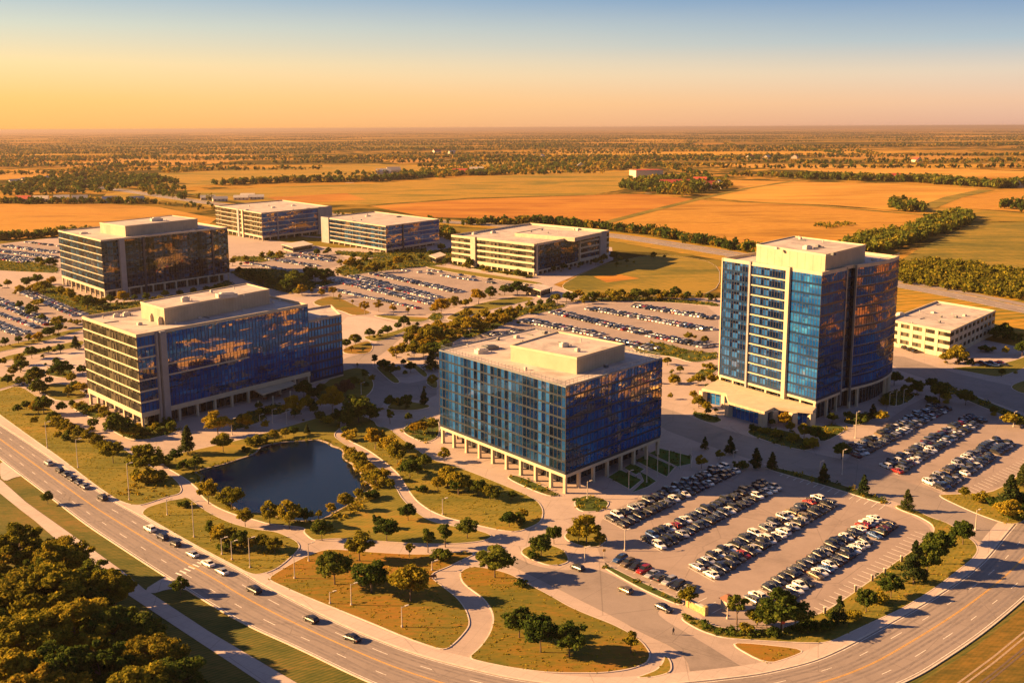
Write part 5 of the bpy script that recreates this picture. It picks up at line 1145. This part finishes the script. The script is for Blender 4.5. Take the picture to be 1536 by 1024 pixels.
# understorey and young trees that thicken the planting round the farther trees, too many and too small to count
R6 = random.Random(5); und = {}
for t in TREES:
    x, y = t['xy']
    if math.hypot(x, y) < 400 or t['code'] in 'ctG': continue
    for _ in range(R6.choice((1, 1, 2, 2))):
        code = R6.choice('dggod'); k, leaf = {'d': ('round', 'leaf_d'), 'g': ('round', 'leaf_g'), 'o': ('bush', 'leaf_o')}[code]; tm, me, H0 = proto(k, leaf, R6.randrange(3))
        if me not in und: co_ = np.empty(len(me.vertices)*3, dtype=np.float32); me.vertices.foreach_get('co', co_); c4 = co_.reshape(-1, 4, 3)[::4]; m4 = c4.mean(axis=1, keepdims=True); und[me] = ((m4+(c4-m4)*1.7).reshape(-1, 3), leaf, [])
        an, rr_ = R6.uniform(0, 6.28), R6.uniform(2.0, 6.5); s_ = t['H']/t['H0']*R6.uniform(.35, .75)
        und[me][2].append(und[me][0]*s_+np.array([x+math.cos(an)*rr_*1.5, y+math.sin(an)*rr_*.7, .1]))
gr = {}
for V0, leaf, L_ in und.values(): gr.setdefault(leaf, []).extend(L_)
for leaf, L_ in gr.items():
    if L_: o = link('undergrowth', quads_mesh('undergrowth', np.concatenate(L_), leaf)); o['kind'] = 'stuff'; o['category'] = 'plants'; o['label'] = 'undergrowth and saplings between the campus trees'
# ------------------------------------------------------------------ beds of low planting (countless)
def inpoly(x, y, P):
    c_ = False; j = len(P)-1
    for i in range(len(P)):
        if ((P[i][1] > y) != (P[j][1] > y)) and x < (P[j][0]-P[i][0])*(y-P[i][1])/(P[j][1]-P[i][1]+1e-12)+P[i][0]: c_ = not c_
        j = i
    return c_
R3 = np.random.default_rng(33)
def scatter(name, polys_px, dens, hgt, size, mat, label, clump=1.2, per=14, world=False, gate=0.0):
    allv = []
    for pts in polys_px:
        P = pts if world else GP(pts); xs = [p[0] for p in P]; ys = [p[1] for p in P]; A = abs(area(P)); k = int(A*dens); got = 0; tries = 0
        while got < k and tries < k*12:
            tries += 1; x = R3.uniform(min(xs), max(xs)); y = R3.uniform(min(ys), max(ys))
            if not inpoly(x, y, P): continue
            got += 1; h = hgt*R3.uniform(.45, 1.3); d = R3.normal(size=(per, 3)); d /= np.linalg.norm(d, axis=1)[:, None]; d[:, 2] = np.abs(d[:, 2])
            c_ = np.array([x, y, .1])+d*np.array([clump, clump, h])*R3.uniform(.5, 1.0, size=(per, 1)); allv.append(leaf_quads(c_, d, size, R3))
    if not allv: return
    o = link(name, quads_mesh(name, np.concatenate(allv), mat)); o['kind'] = 'stuff'; o['category'] = 'plants'; o['label'] = label; return o
beds = [p for k, p in LAWNS if k == 'garden']
scatter('ground_cover', [p for k, p in LAWNS if k == 'green'], .12, .7, .4, 'leaf_d', 'low shrubs on the shaded lawn beside the glass box office', .8, 12)
re_ = offset(pond, 2.0); scatter('pond_reeds', [[pond[i], pond[(i+2) % len(pond)], re_[(i+2) % len(pond)], re_[i]] for i in range(0, len(pond), 2) if math.sin(i*.19)+math.sin(i*.43+1) > -.7], .9, .9, .38, 'leaf_g', 'reeds and tufts fringing the pond', .6, 12, True)
scatter('ground_cover', beds, .10, 1.1, .45, 'leaf_d', 'dark low planting filling the beds', 1.0, 16)
scatter('ground_cover', beds, .09, 1.2, .45, 'leaf_g', 'rusty low planting dotted through the beds', 1.0, 14)
scatter('hedge', [[(1024,927),(1031,922),(1052,934),(1086,945),(1117,947),(1160,948),(1190,941),(1220,928),(1250,916),(1250,928),(1200,950),(1160,958),(1120,957),(1086,955),(1052,944)]], .5, 1.4, .5, 'leaf_d', 'dense dark hedge along the bottom edge of the front car park', 1.0, 20)
scatter('hedge', [[(1271,900),(1307,874),(1351,842),(1381,822),(1398,808),(1402,815),(1385,832),(1355,852),(1312,885),(1280,908)]], .16, 1.3, .5, 'leaf_d', 'loose hedge along the right edge of the front car park', 1.0, 18)
scatter('pond_reeds', [[(528,690),(545,705),(560,722),(572,736),(556,740),(545,728),(530,706)], [(545,748),(556,738),(566,745),(540,768),(505,783),(500,778)]], .35, 1.2, .5, 'leaf_g', 'olive reeds and scrub on the east pond bank', .9, 16)
scatter('long_grass_clumps', [[(150,745),(235,715),(262,725),(265,738),(230,750)], [(300,800),(420,815),(440,822),(420,832),(370,835)]], .12, .9, .5, 'leaf_o', 'rusty scrub on the slopes beside the boulevard', 1.0, 14)
# grass tufts that break up the near lawns
near = [p for k, p in LAWNS if k in ('lawn', 'rust') and sum(q[1] for q in p)/len(p) > 640]
scatter('grass', near, .35, .16, .42, 'leaf_g', 'grass tufts on the near lawns', .5, 5)
# ================================================================== COUNTRYSIDE
def field(name, pts, mat, z): return struct(flat(name, GP(pts), z, mat))
F_ = [
 ([(-200,308),(0,306),(150,305),(240,311),(325,328),(300,346),(0,360),(-200,366)], 'gold'),
 ([(185,262),(300,257),(560,246),(640,250),(610,262),(330,276),(280,281),(190,274)], 'green_gold'),
 ([(270,288),(420,280),(560,275),(800,260),(950,257),(1040,262),(960,280),(890,292),(700,297),(560,307),(400,308),(330,300)], 'green_gold'),
 ([(555,309),(700,299),(890,293),(960,291),(1040,298),(990,312),(905,333),(820,329),(640,326)], 'rustfield'),
 ([(1055,299),(1110,304),(1200,306),(1330,316),(1420,322),(1330,345),(1240,372),(1130,372),(1060,364),(1000,352),(905,335),(990,314)], 'gold'),
 ([(1088,270),(1180,272),(1330,276),(1480,284),(1380,318),(1250,308),(1120,302),(1060,296),(1110,283)], 'lightgold'),
 ([(1020,247),(1150,246),(1536,257),(1700,262),(1700,272),(1536,267),(1300,262),(1150,252)], 'lightgold'),
 ([(1440,296),(1500,288),(1700,284),(1700,312),(1536,318),(1405,310)], 'gold'),
 ([(1349,392),(1380,372),(1460,335),(1700,331),(1700,440),(1536,445),(1346,418)], 'olive'),
 ([(1386,312),(1440,312),(1536,320),(1700,322),(1700,330),(1460,332),(1380,322)], 'green_gold'),
 ([(140,238),(300,230),(420,234),(320,246),(190,250)], 'gold'),
 ([(560,240),(640,236),(660,242),(600,246)], 'gold'), ([(700,240),(780,242),(760,249),(690,247)], 'green_gold'),
 ([(860,233),(980,232),(1040,236),(960,240)], 'lightgold'), ([(1180,230),(1340,231),(1500,236),(1400,240),(1250,238)], 'gold'),
 ([(0,262),(40,255),(130,258),(150,266),(0,270)], 'gold'), ([(95,245),(180,241),(190,246),(100,251)], 'gold'),
 ([(160,290),(240,286),(280,296),(240,302),(150,300)], 'green_gold'), ([(400,296),(520,290),(550,300),(430,306)], 'rustfield'),
]
for i, (p, m_) in enumerate(F_): field('field', p, m_, 0.035+.01*i)
field('field', [(1346,420),(1536,447),(1700,455),(1700,520),(1536,500),(1430,478),(1340,470)], 'green_gold', .06)
field('field', [(890,415),(930,412),(960,418),(910,424)], 'rustfield', .235)
# field margins and a track
def margin(name, line, wd, z, mat): mb = MB(); ribbon(mb, GP(line), wd, z, mat); return struct(mb.obj(name))
margin('field_margin', [(905,335),(990,313),(1060,296),(1120,283),(1200,270)], 14, .28, 'olive')
margin('field_margin', [(1055,300),(1200,307),(1330,318),(1420,325)], 12, .28, 'olive')
margin('field_margin', [(1388,312),(1430,296),(1480,285)], 26, .29, 'olive')
margin('field_margin', [(555,309),(700,298),(890,293)], 7, .28, 'olive')
HW = [(30,268),(150,282),(200,289),(300,304),(400,317),(500,322),(660,333),(800,343),(915,354),(1000,367),(1060,377),(1150,392),(1346,428),(1440,445),(1536,466),(1700,498)]
hwl = chaikin(GP(HW), 2, False); mb = MB(); ribbon(mb, hwl, 17, .32, 'asphalt'); struct(mb.obj('highway'))
mb = MB(); ribbon(mb, offs_line(hwl, 15), 9, .32, 'asphalt'); struct(mb.obj('highway'))
margin('highway_verge', HW, 60, .27, 'green_gold')
mb = MB(); ribbon(mb, hwl, .4, .34, 'white', (6, 12)); ribbon(mb, offs_line(hwl, 8), .3, .34, 'white'); ribbon(mb, offs_line(hwl, -8), .3, .34, 'white'); struct(mb.obj('highway_markings'))
margin('country_lane', [(640,340),(560,352),(500,358),(420,352)], 8, .30, 'concrete')
# woods and hedgerows, each one belt of countless trees
R4 = np.random.default_rng(91)
def wood(name, label, P, count, H, mats=('leaf_d', 'leaf_o'), leaves=42, q=1.0):
    """trees at world points P -> one mass"""
    out = {m_: [] for m_ in mats}
    P = np.asarray(P)
    for i in range(len(P)):
        h = H*R4.uniform(.6, 1.25); cr = h*R4.uniform(.36, .52); m_ = mats[0] if R4.random() < .68 else mats[1]; k = leaves
        d = R4.normal(size=(k, 3)); d /= np.linalg.norm(d, axis=1)[:, None]
        kk = R4.integers(0, 5, size=k); off = R4.normal(size=(5, 3))*.35*cr; c_ = np.array([P[i][0], P[i][1], h*.55]) + d*np.array([cr*.7, cr*.7, h*.38])*R4.uniform(.5, 1.0, size=(k, 1)) + off[kk]*np.array([1, 1, .6])
        c_[:, 2] = np.maximum(c_[:, 2], .3); out[m_].append(leaf_quads(c_, d+np.array([0, 0, .25]), h*.30*q, R4))
    for m_, L_ in out.items():
        if L_:
            o = link(name, quads_mesh(name, np.concatenate(L_), m_)); o['kind'] = 'stuff'; o['category'] = 'woodland'; o['label'] = label
def along(line, width, n_):
    W_ = GP(line); P, L_ = resample(W_, n_); P = np.array(P); P = P + R4.normal(size=P.shape)*width*.5; return P
def inside(poly, n_):
    W_ = GP(poly); xs = [p[0] for p in W_]; ys = [p[1] for p in W_]; out = []
    while len(out) < n_:
        x, y = R4.uniform(min(xs), max(xs)), R4.uniform(min(ys), max(ys))
        if inpoly(x, y, W_): out.append((x, y))
    return np.array(out)
wood('hedgerow_trees', 'long hedgerow behind the highway at centre', along([(700,338),(821,334),(880,343),(978,352),(1040,364),(1118,377),(1190,390)], 9, 300), 0, 8.5, leaves=60, q=.8)
wood('hedgerow_trees', 'sparse trees along the highway', along([(430,318),(560,328),(600,330),(700,338)], 12, 26), 0, 7, leaves=50, q=.8)
wood('woodland', 'dense wood behind the tower running up to the right', inside([(1235,384),(1290,362),(1350,350),(1400,333),(1440,322),(1458,328),(1450,338),(1410,352),(1370,366),(1330,378),(1290,386)], 520), 0, 10, ('leaf_d', 'leaf_g'), leaves=80, q=.72)
wood('orchard', 'scrubby plantation right of the tower', inside([(1349,398),(1400,394),(1536,412),(1700,425),(1700,462),(1536,452),(1440,438),(1349,425)], 1300), 0, 5.5, ('leaf_g', 'leaf_o'), leaves=40, q=.85)
wood('woodland', 'dark tree belt behind the golden fields at left', along([(330,278),(380,275),(420,274),(500,273),(560,272),(620,267),(660,264),(750,262)], 25, 420), 0, 12, leaves=50)
wood('woodland', 'tree belt right of centre behind the golden fields', inside([(600,262),(660,256),(760,252),(810,247),(880,246),(960,246),(1010,250),(930,256),(800,258),(740,262),(660,268)], 520), 0, 12, leaves=40)
wood('woodland', 'trees round the farm cluster', inside([(925,284),(950,274),(1000,270),(1050,270),(1090,280),(1100,285),(1050,290),(1035,296),(1010,293),(960,288)], 240), 0, 15, leaves=70, q=.8)
wood('woodland', 'tree belt at right between two golden fields', along([(1200,268),(1250,269),(1300,271),(1380,273),(1440,278),(1500,282),(1536,280),(1640,284)], 22, 480), 0, 14, leaves=50)
wood('woodland', 'isolated clump of trees on the right field', inside([(1328,311),(1350,308),(1362,312),(1392,316),(1385,320),(1340,317)], 60), 0, 12, leaves=70, q=.8)
wood('woodland', 'clump of trees at the right edge of the fields', inside([(1495,312),(1536,310),(1640,312),(1640,322),(1536,320)], 90), 0, 12, leaves=60, q=.8)
wood('woodland', 'small group of trees along the far field margin', along([(1095,264),(1130,265),(1160,266),(1190,267)], 16, 26), 0, 12, leaves=60)
wood('woodland', 'wooded village edge at the far left', inside([(0,285),(60,270),(140,262),(230,266),(270,276),(200,282),(150,290),(60,294),(0,296)], 480), 0, 12, leaves=40)
wood('woodland', 'tree line behind the left field', along([(-60,306),(0,305),(60,306),(150,305),(230,306)], 12, 120), 0, 9, leaves=50)
wood('hedgerow_trees', 'hedge along the far left car park', along([(-80,362),(0,360),(60,356),(110,352),(135,351)], 8, 150), 0, 8, leaves=60, q=.8)
wood('woodland', 'trees flanking the highway at left', inside([(200,284),(260,280),(280,286),(240,292),(300,296),(330,300),(300,302),(230,296)], 70), 0, 10, leaves=60, q=.8)
wood('hedgerow_trees', 'bushes on the right golden field', inside([(1215,339),(1260,334),(1290,338),(1240,343)], 60), 0, 3.5, ('leaf_g', 'leaf_d'), leaves=30)
wood('hedgerow_trees', 'bushes around the highway behind the back offices', along([(360,318),(300,312),(260,306)], 25, 30), 0, 6, leaves=40)
wood('hedgerow_trees', 'row of trees behind the banded block', along([(655,352),(668,356),(690,362)], 8, 24), 0, 10, leaves=60, q=.8)
# hundreds of far woods and hedges out to the horizon
far = []
for k in range(300):
    py = 1024
    D = 2600*math.exp(R4.uniform(0, 2.15)); X = R4.uniform(-.62, .62)*D
    if D < 3300 and abs(X) < 1e9 and R4.random() < .6: continue
    ln = R4.uniform(150, 1100)*(D/3000)**.6; an = R4.normal()*.07+(.0 if R4.random() < .9 else 1.4); m_ = int(ln/8)+3
    ts = np.linspace(-.5, .5, m_)*ln; wob = R4.normal(size=(m_, 2))*np.array([6, R4.choice([3, 5, 14])]); far.append(np.stack([X+ts*math.cos(an), D+ts*math.sin(an)], 1)+wob)
FARP = np.concatenate(far); print('far trees', len(FARP))
wood('distant_woods', 'scattered dark woods and hedges out to the horizon', FARP, 0, 11, ('leaf_d', 'leaf_o'), leaves=14, q=1.5)
# ================================================================== STREET FURNITURE
def lamp_post(px, py, pt, label, group='street lamps', kind='lamp'):
    x, y = G(px, py); H = hat(px, py, pt); o = empty('street_lamp' if kind == 'lamp' else 'flagpole', label, 'street lamp' if kind == 'lamp' else 'flagpole', (x, y, .1), 0.6, group)
    mb = MB(); mb.tube((0, 0, 0), (0, 0, .5), .28, .24, 'kerb', 10); mb.obj('base', o)
    mb = MB(); mb.tube((0, 0, .5), (0, 0, H), .15, .09, 'pole', 8); mb.obj('pole', o)
    if kind == 'lamp':
        mb = MB(); mb.tube((0, 0, H-.3), (1.0, 0, H-.05), .07, .06, 'pole', 6); mb.box((1.35, 0, H-.12), .9, .4, .16, 'vent'); mb.obj('lamp_head', o)
    else:
        mb = MB(); mb.tube((0, 0, H), (0, 0, H+.3), .16, .05, 'pole', 8); mb.obj('finial', o)
LP = [('along the boulevard verge', [(71,672,633),(117,702,659),(194,750,695),(251,773,749),(291,806,753),(333,832,807),(348,840,812),(375,852,807)]),
 ('on the rust-brown middle lawn', [(463,842,815),(442,868,834),(495,906,888),(527,908,876),(603,941,910),(648,856,842)]),
 ('in front of the blue banded office', [(348,652,628),(390,640,622),(409,635,614),(430,636,614)]),
 ('around the glass box office', [(664,772,748),(542,592,574),(881,748,722),(943,735,706),(1100,700,676)]),
 ('in and beside the front car park', [(937,826,795),(877,842,821),(1263,712,675),(1091,928,900),(1229,720,692)]),
 ('at the right car park and tower', [(1283,657,618),(1334,609,589),(1344,609,586),(1355,606,584),(1463,795,765),(1520,640,618)])]
for pl, L_ in LP:
    L_.sort()
    for i, (a, b, t) in enumerate(L_): lamp_post(a, b, t, f'tall lamp post, {ordinal(i+1)} from left of those {pl}', f'lamp posts {pl}')
for i, (a, b, t) in enumerate([(970,724,676),(986,715,674),(1003,713,676),(1020,703,676),(1036,702,672)]):
    lamp_post(a, b, t, f'bare flagpole, {ordinal(i+1)} from left, beside the glass box office', 'flagpoles beside the glass box office', 'flag')
# bollards along the front car park edge
for i, (a, b) in enumerate([(1308,872),(1327,862),(1352,843),(1283,888),(1237,921),(1372,828)]):
    x, y = G(a, b); o = empty('bollard', f'stone bollard, {ordinal(i+1)} placed along the right edge of the front car park', 'bollard', (x, y, .2), 0, 'bollards by the front car park')
    mb = MB(); mb.box((0, 0, 0), .5, .5, 1.5, 'stone'); mb.obj('post', o); mb = MB(); mb.box((0, 0, 1.5), .62, .62, .18, 'kerb', 0, .8); mb.obj('cap', o)
# entrance wall and hut
x, y = G(1044, 918); x2, y2 = G(1056, 922); an = math.atan2(G(1058, 923)[1]-G(1033, 910)[1], G(1058, 923)[0]-G(1033, 910)[0])
x, y = G(1045, 916); o = empty('stone_wall', 'yellow stone entrance wall beside the front car park exit', 'wall', (x, y, .1), an)
mb = MB(); mb.box((0, 0, 0), 5.2, .7, 1.7, 'sandstone'); mb.box((0, 0, 1.7), 5.5, .9, .2, 'kerb'); mb.obj('wall', o)
mb = MB(); mb.box((-2.8, 0, 0), .9, 1.0, 2.1, 'sandstone'); mb.box((2.8, 0, 0), .9, 1.0, 2.1, 'sandstone'); mb.obj('pier', o)
x, y = G(1092, 912); o = empty('kiosk', 'small brown roofed hut at the lower left corner of the front car park', 'hut', (x, y, .1), .5)
mb = MB(); mb.box((0, 0, 0), 2.6, 2.2, 2.3, 'tan'); mb.obj('wall', o); mb = MB(); mb.box((0, 0, 2.3), 3.4, 3.0, 1.1, 'brownwood', 0, .25); mb.obj('roof', o); mb = MB(); mb.box((0, -1.12, 1.0), 1.4, .1, .9, 'g_dark'); mb.obj('window', o)
# road signs: red framed sign by the hedge
for i, (a, b, h, m_, lab) in enumerate([(1174, 951, 3.0, 'redroof', 'small red topped sign post in the hedge below the front car park'), (906, 838, 2.6, 'yellow', 'small yellow sign post beside the left end of the front car park')]):
    x, y = G(a, b); o = empty('sign_post', lab, 'sign', (x, y, .2), .3); mb = MB(); mb.tube((0, 0, 0), (0, 0, h), .07, .07, 'pole', 6); mb.obj('post', o); mb = MB(); mb.box((0, -.08, h-.7), .8, .06, .7, m_); mb.obj('sign_panel', o)
# benches on the plaza
for i, (a, b) in enumerate([(650, 868), (398, 600), (418, 596)]):
    x, y = G(a, b); o = empty('park_bench', ['brown bench on the curved path between the rust-brown lawns', 'left bench on the shaded plaza of the blue banded office', 'right bench on the shaded plaza of the blue banded office'][i], 'bench', (x, y, .12), .4)
    mb = MB(); mb.box((0, 0, .4), 1.8, .5, .08, 'brownwood'); mb.obj('seat', o); mb = MB(); mb.box((0, .26, .5), 1.8, .07, .45, 'brownwood'); mb.obj('backrest', o)
    for s in (-.75, .75): mb = MB(); mb.box((0, 0, 0), .08, .45, .4, 'mull'); mb.obj('leg', o, (s, 0, 0))
# ================================================================== PEOPLE
def person(px, py, label, face=0.0, z=.12):
    x, y = G(px, py)
    J = {'pel': (0, 0, .95), 'chest': (0, 0, 1.28), 'neck': (0, 0, 1.5), 'head': (0, .01, 1.62), 'crown': (0, .0, 1.74), 'sl': (-.19, 0, 1.42), 'el': (-.25, .02, 1.14), 'wl': (-.26, .09, .9), 'sr': (.19, 0, 1.42), 'er': (.25, -.04, 1.14), 'wr': (.26, .03, .88),
         'hl': (-.1, 0, .9), 'kl': (-.11, .12, .5), 'al': (-.11, .08, .08), 'tl': (-.11, .24, .04), 'hr': (.1, 0, .9), 'kr': (.1, -.02, .5), 'ar': (.1, -.22, .1), 'tr': (.1, -.08, .04), 'fl': (-.26, .12, .8), 'fr': (.26, .06, .79)}
    Rd = {'pel': .15, 'chest': .165, 'neck': .06, 'head': .1, 'crown': .07, 'sl': .075, 'el': .05, 'wl': .035, 'sr': .075, 'er': .05, 'wr': .035, 'hl': .1, 'kl': .065, 'al': .045, 'tl': .035, 'hr': .1, 'kr': .065, 'ar': .045, 'tr': .035, 'fl': .035, 'fr': .035}
    E = [('pel', 'chest'), ('chest', 'neck'), ('neck', 'head'), ('head', 'crown'), ('chest', 'sl'), ('sl', 'el'), ('el', 'wl'), ('wl', 'fl'), ('chest', 'sr'), ('sr', 'er'), ('er', 'wr'), ('wr', 'fr'), ('pel', 'hl'), ('hl', 'kl'), ('kl', 'al'), ('al', 'tl'), ('pel', 'hr'), ('hr', 'kr'), ('kr', 'ar'), ('ar', 'tr')]
    names = list(J); me = bpy.data.meshes.new('person'); me.from_pydata([J[k] for k in names], [(names.index(a), names.index(b)) for a, b in E], [])
    o = bpy.data.objects.new('person', me); COL.objects.link(o); o.location = (x, y, z); o.rotation_euler = (0, 0, face)
    sk = o.modifiers.new('skin', 'SKIN'); 
    if not me.skin_vertices: me.attributes  # layer comes with the modifier below
    bpy.context.view_layer.objects.active = o
    try:
        if not me.skin_vertices: bpy.ops.mesh.customdata_skin_add()
    except Exception as ex: print('skin', ex)
    if me.skin_vertices:
        for i, k in enumerate(names): me.skin_vertices[0].data[i].radius = (Rd[k], Rd[k]); me.skin_vertices[0].data[i].use_root = (k == 'pel')
    o.modifiers.new('sub', 'SUBSURF').levels = 1; me.materials.append(MAT['darkcloth']); o['label'] = label; o['category'] = 'person'
    mb = MB(); mb.tube((0, .0, 1.56), (0, -.01, 1.73), .115, .1, 'core', 10); mb.tube((0, -.01, 1.73), (0, -.01, 1.79), .1, .04, 'core', 10); hh = mb.obj('hair', o)
person(1010, 952, 'person in dark clothes walking on the entrance road near its lower end', .6, .1)
person(1263, 684, 'person in dark clothes on the pavement left of the right car park', 2.0)
person(1371, 652, 'person in dark clothes in the lane between two rows of the right car park', 1.2)
# ================================================================== HAZE
mb = MB(); m = bpy.data.materials.new('haze_air'); m.use_nodes = True; m.node_tree.nodes.clear()
n = NT(m.node_tree); out = n.n('ShaderNodeOutputMaterial'); pv = n.n('ShaderNodeVolumePrincipled', ins={'Color': (0.46, 0.38, 0.36, 1), 'Density': HAZE, 'Anisotropy': 0.25}); n.link(pv.outputs[0], out.inputs['Volume']); MAT['haze'] = m
mb.box((0, 78000, -1), 304000, 166000, 116, 'haze'); o = mb.obj('haze'); o['kind'] = 'stuff'; o['category'] = 'haze'; o['label'] = 'warm evening haze over the plain'
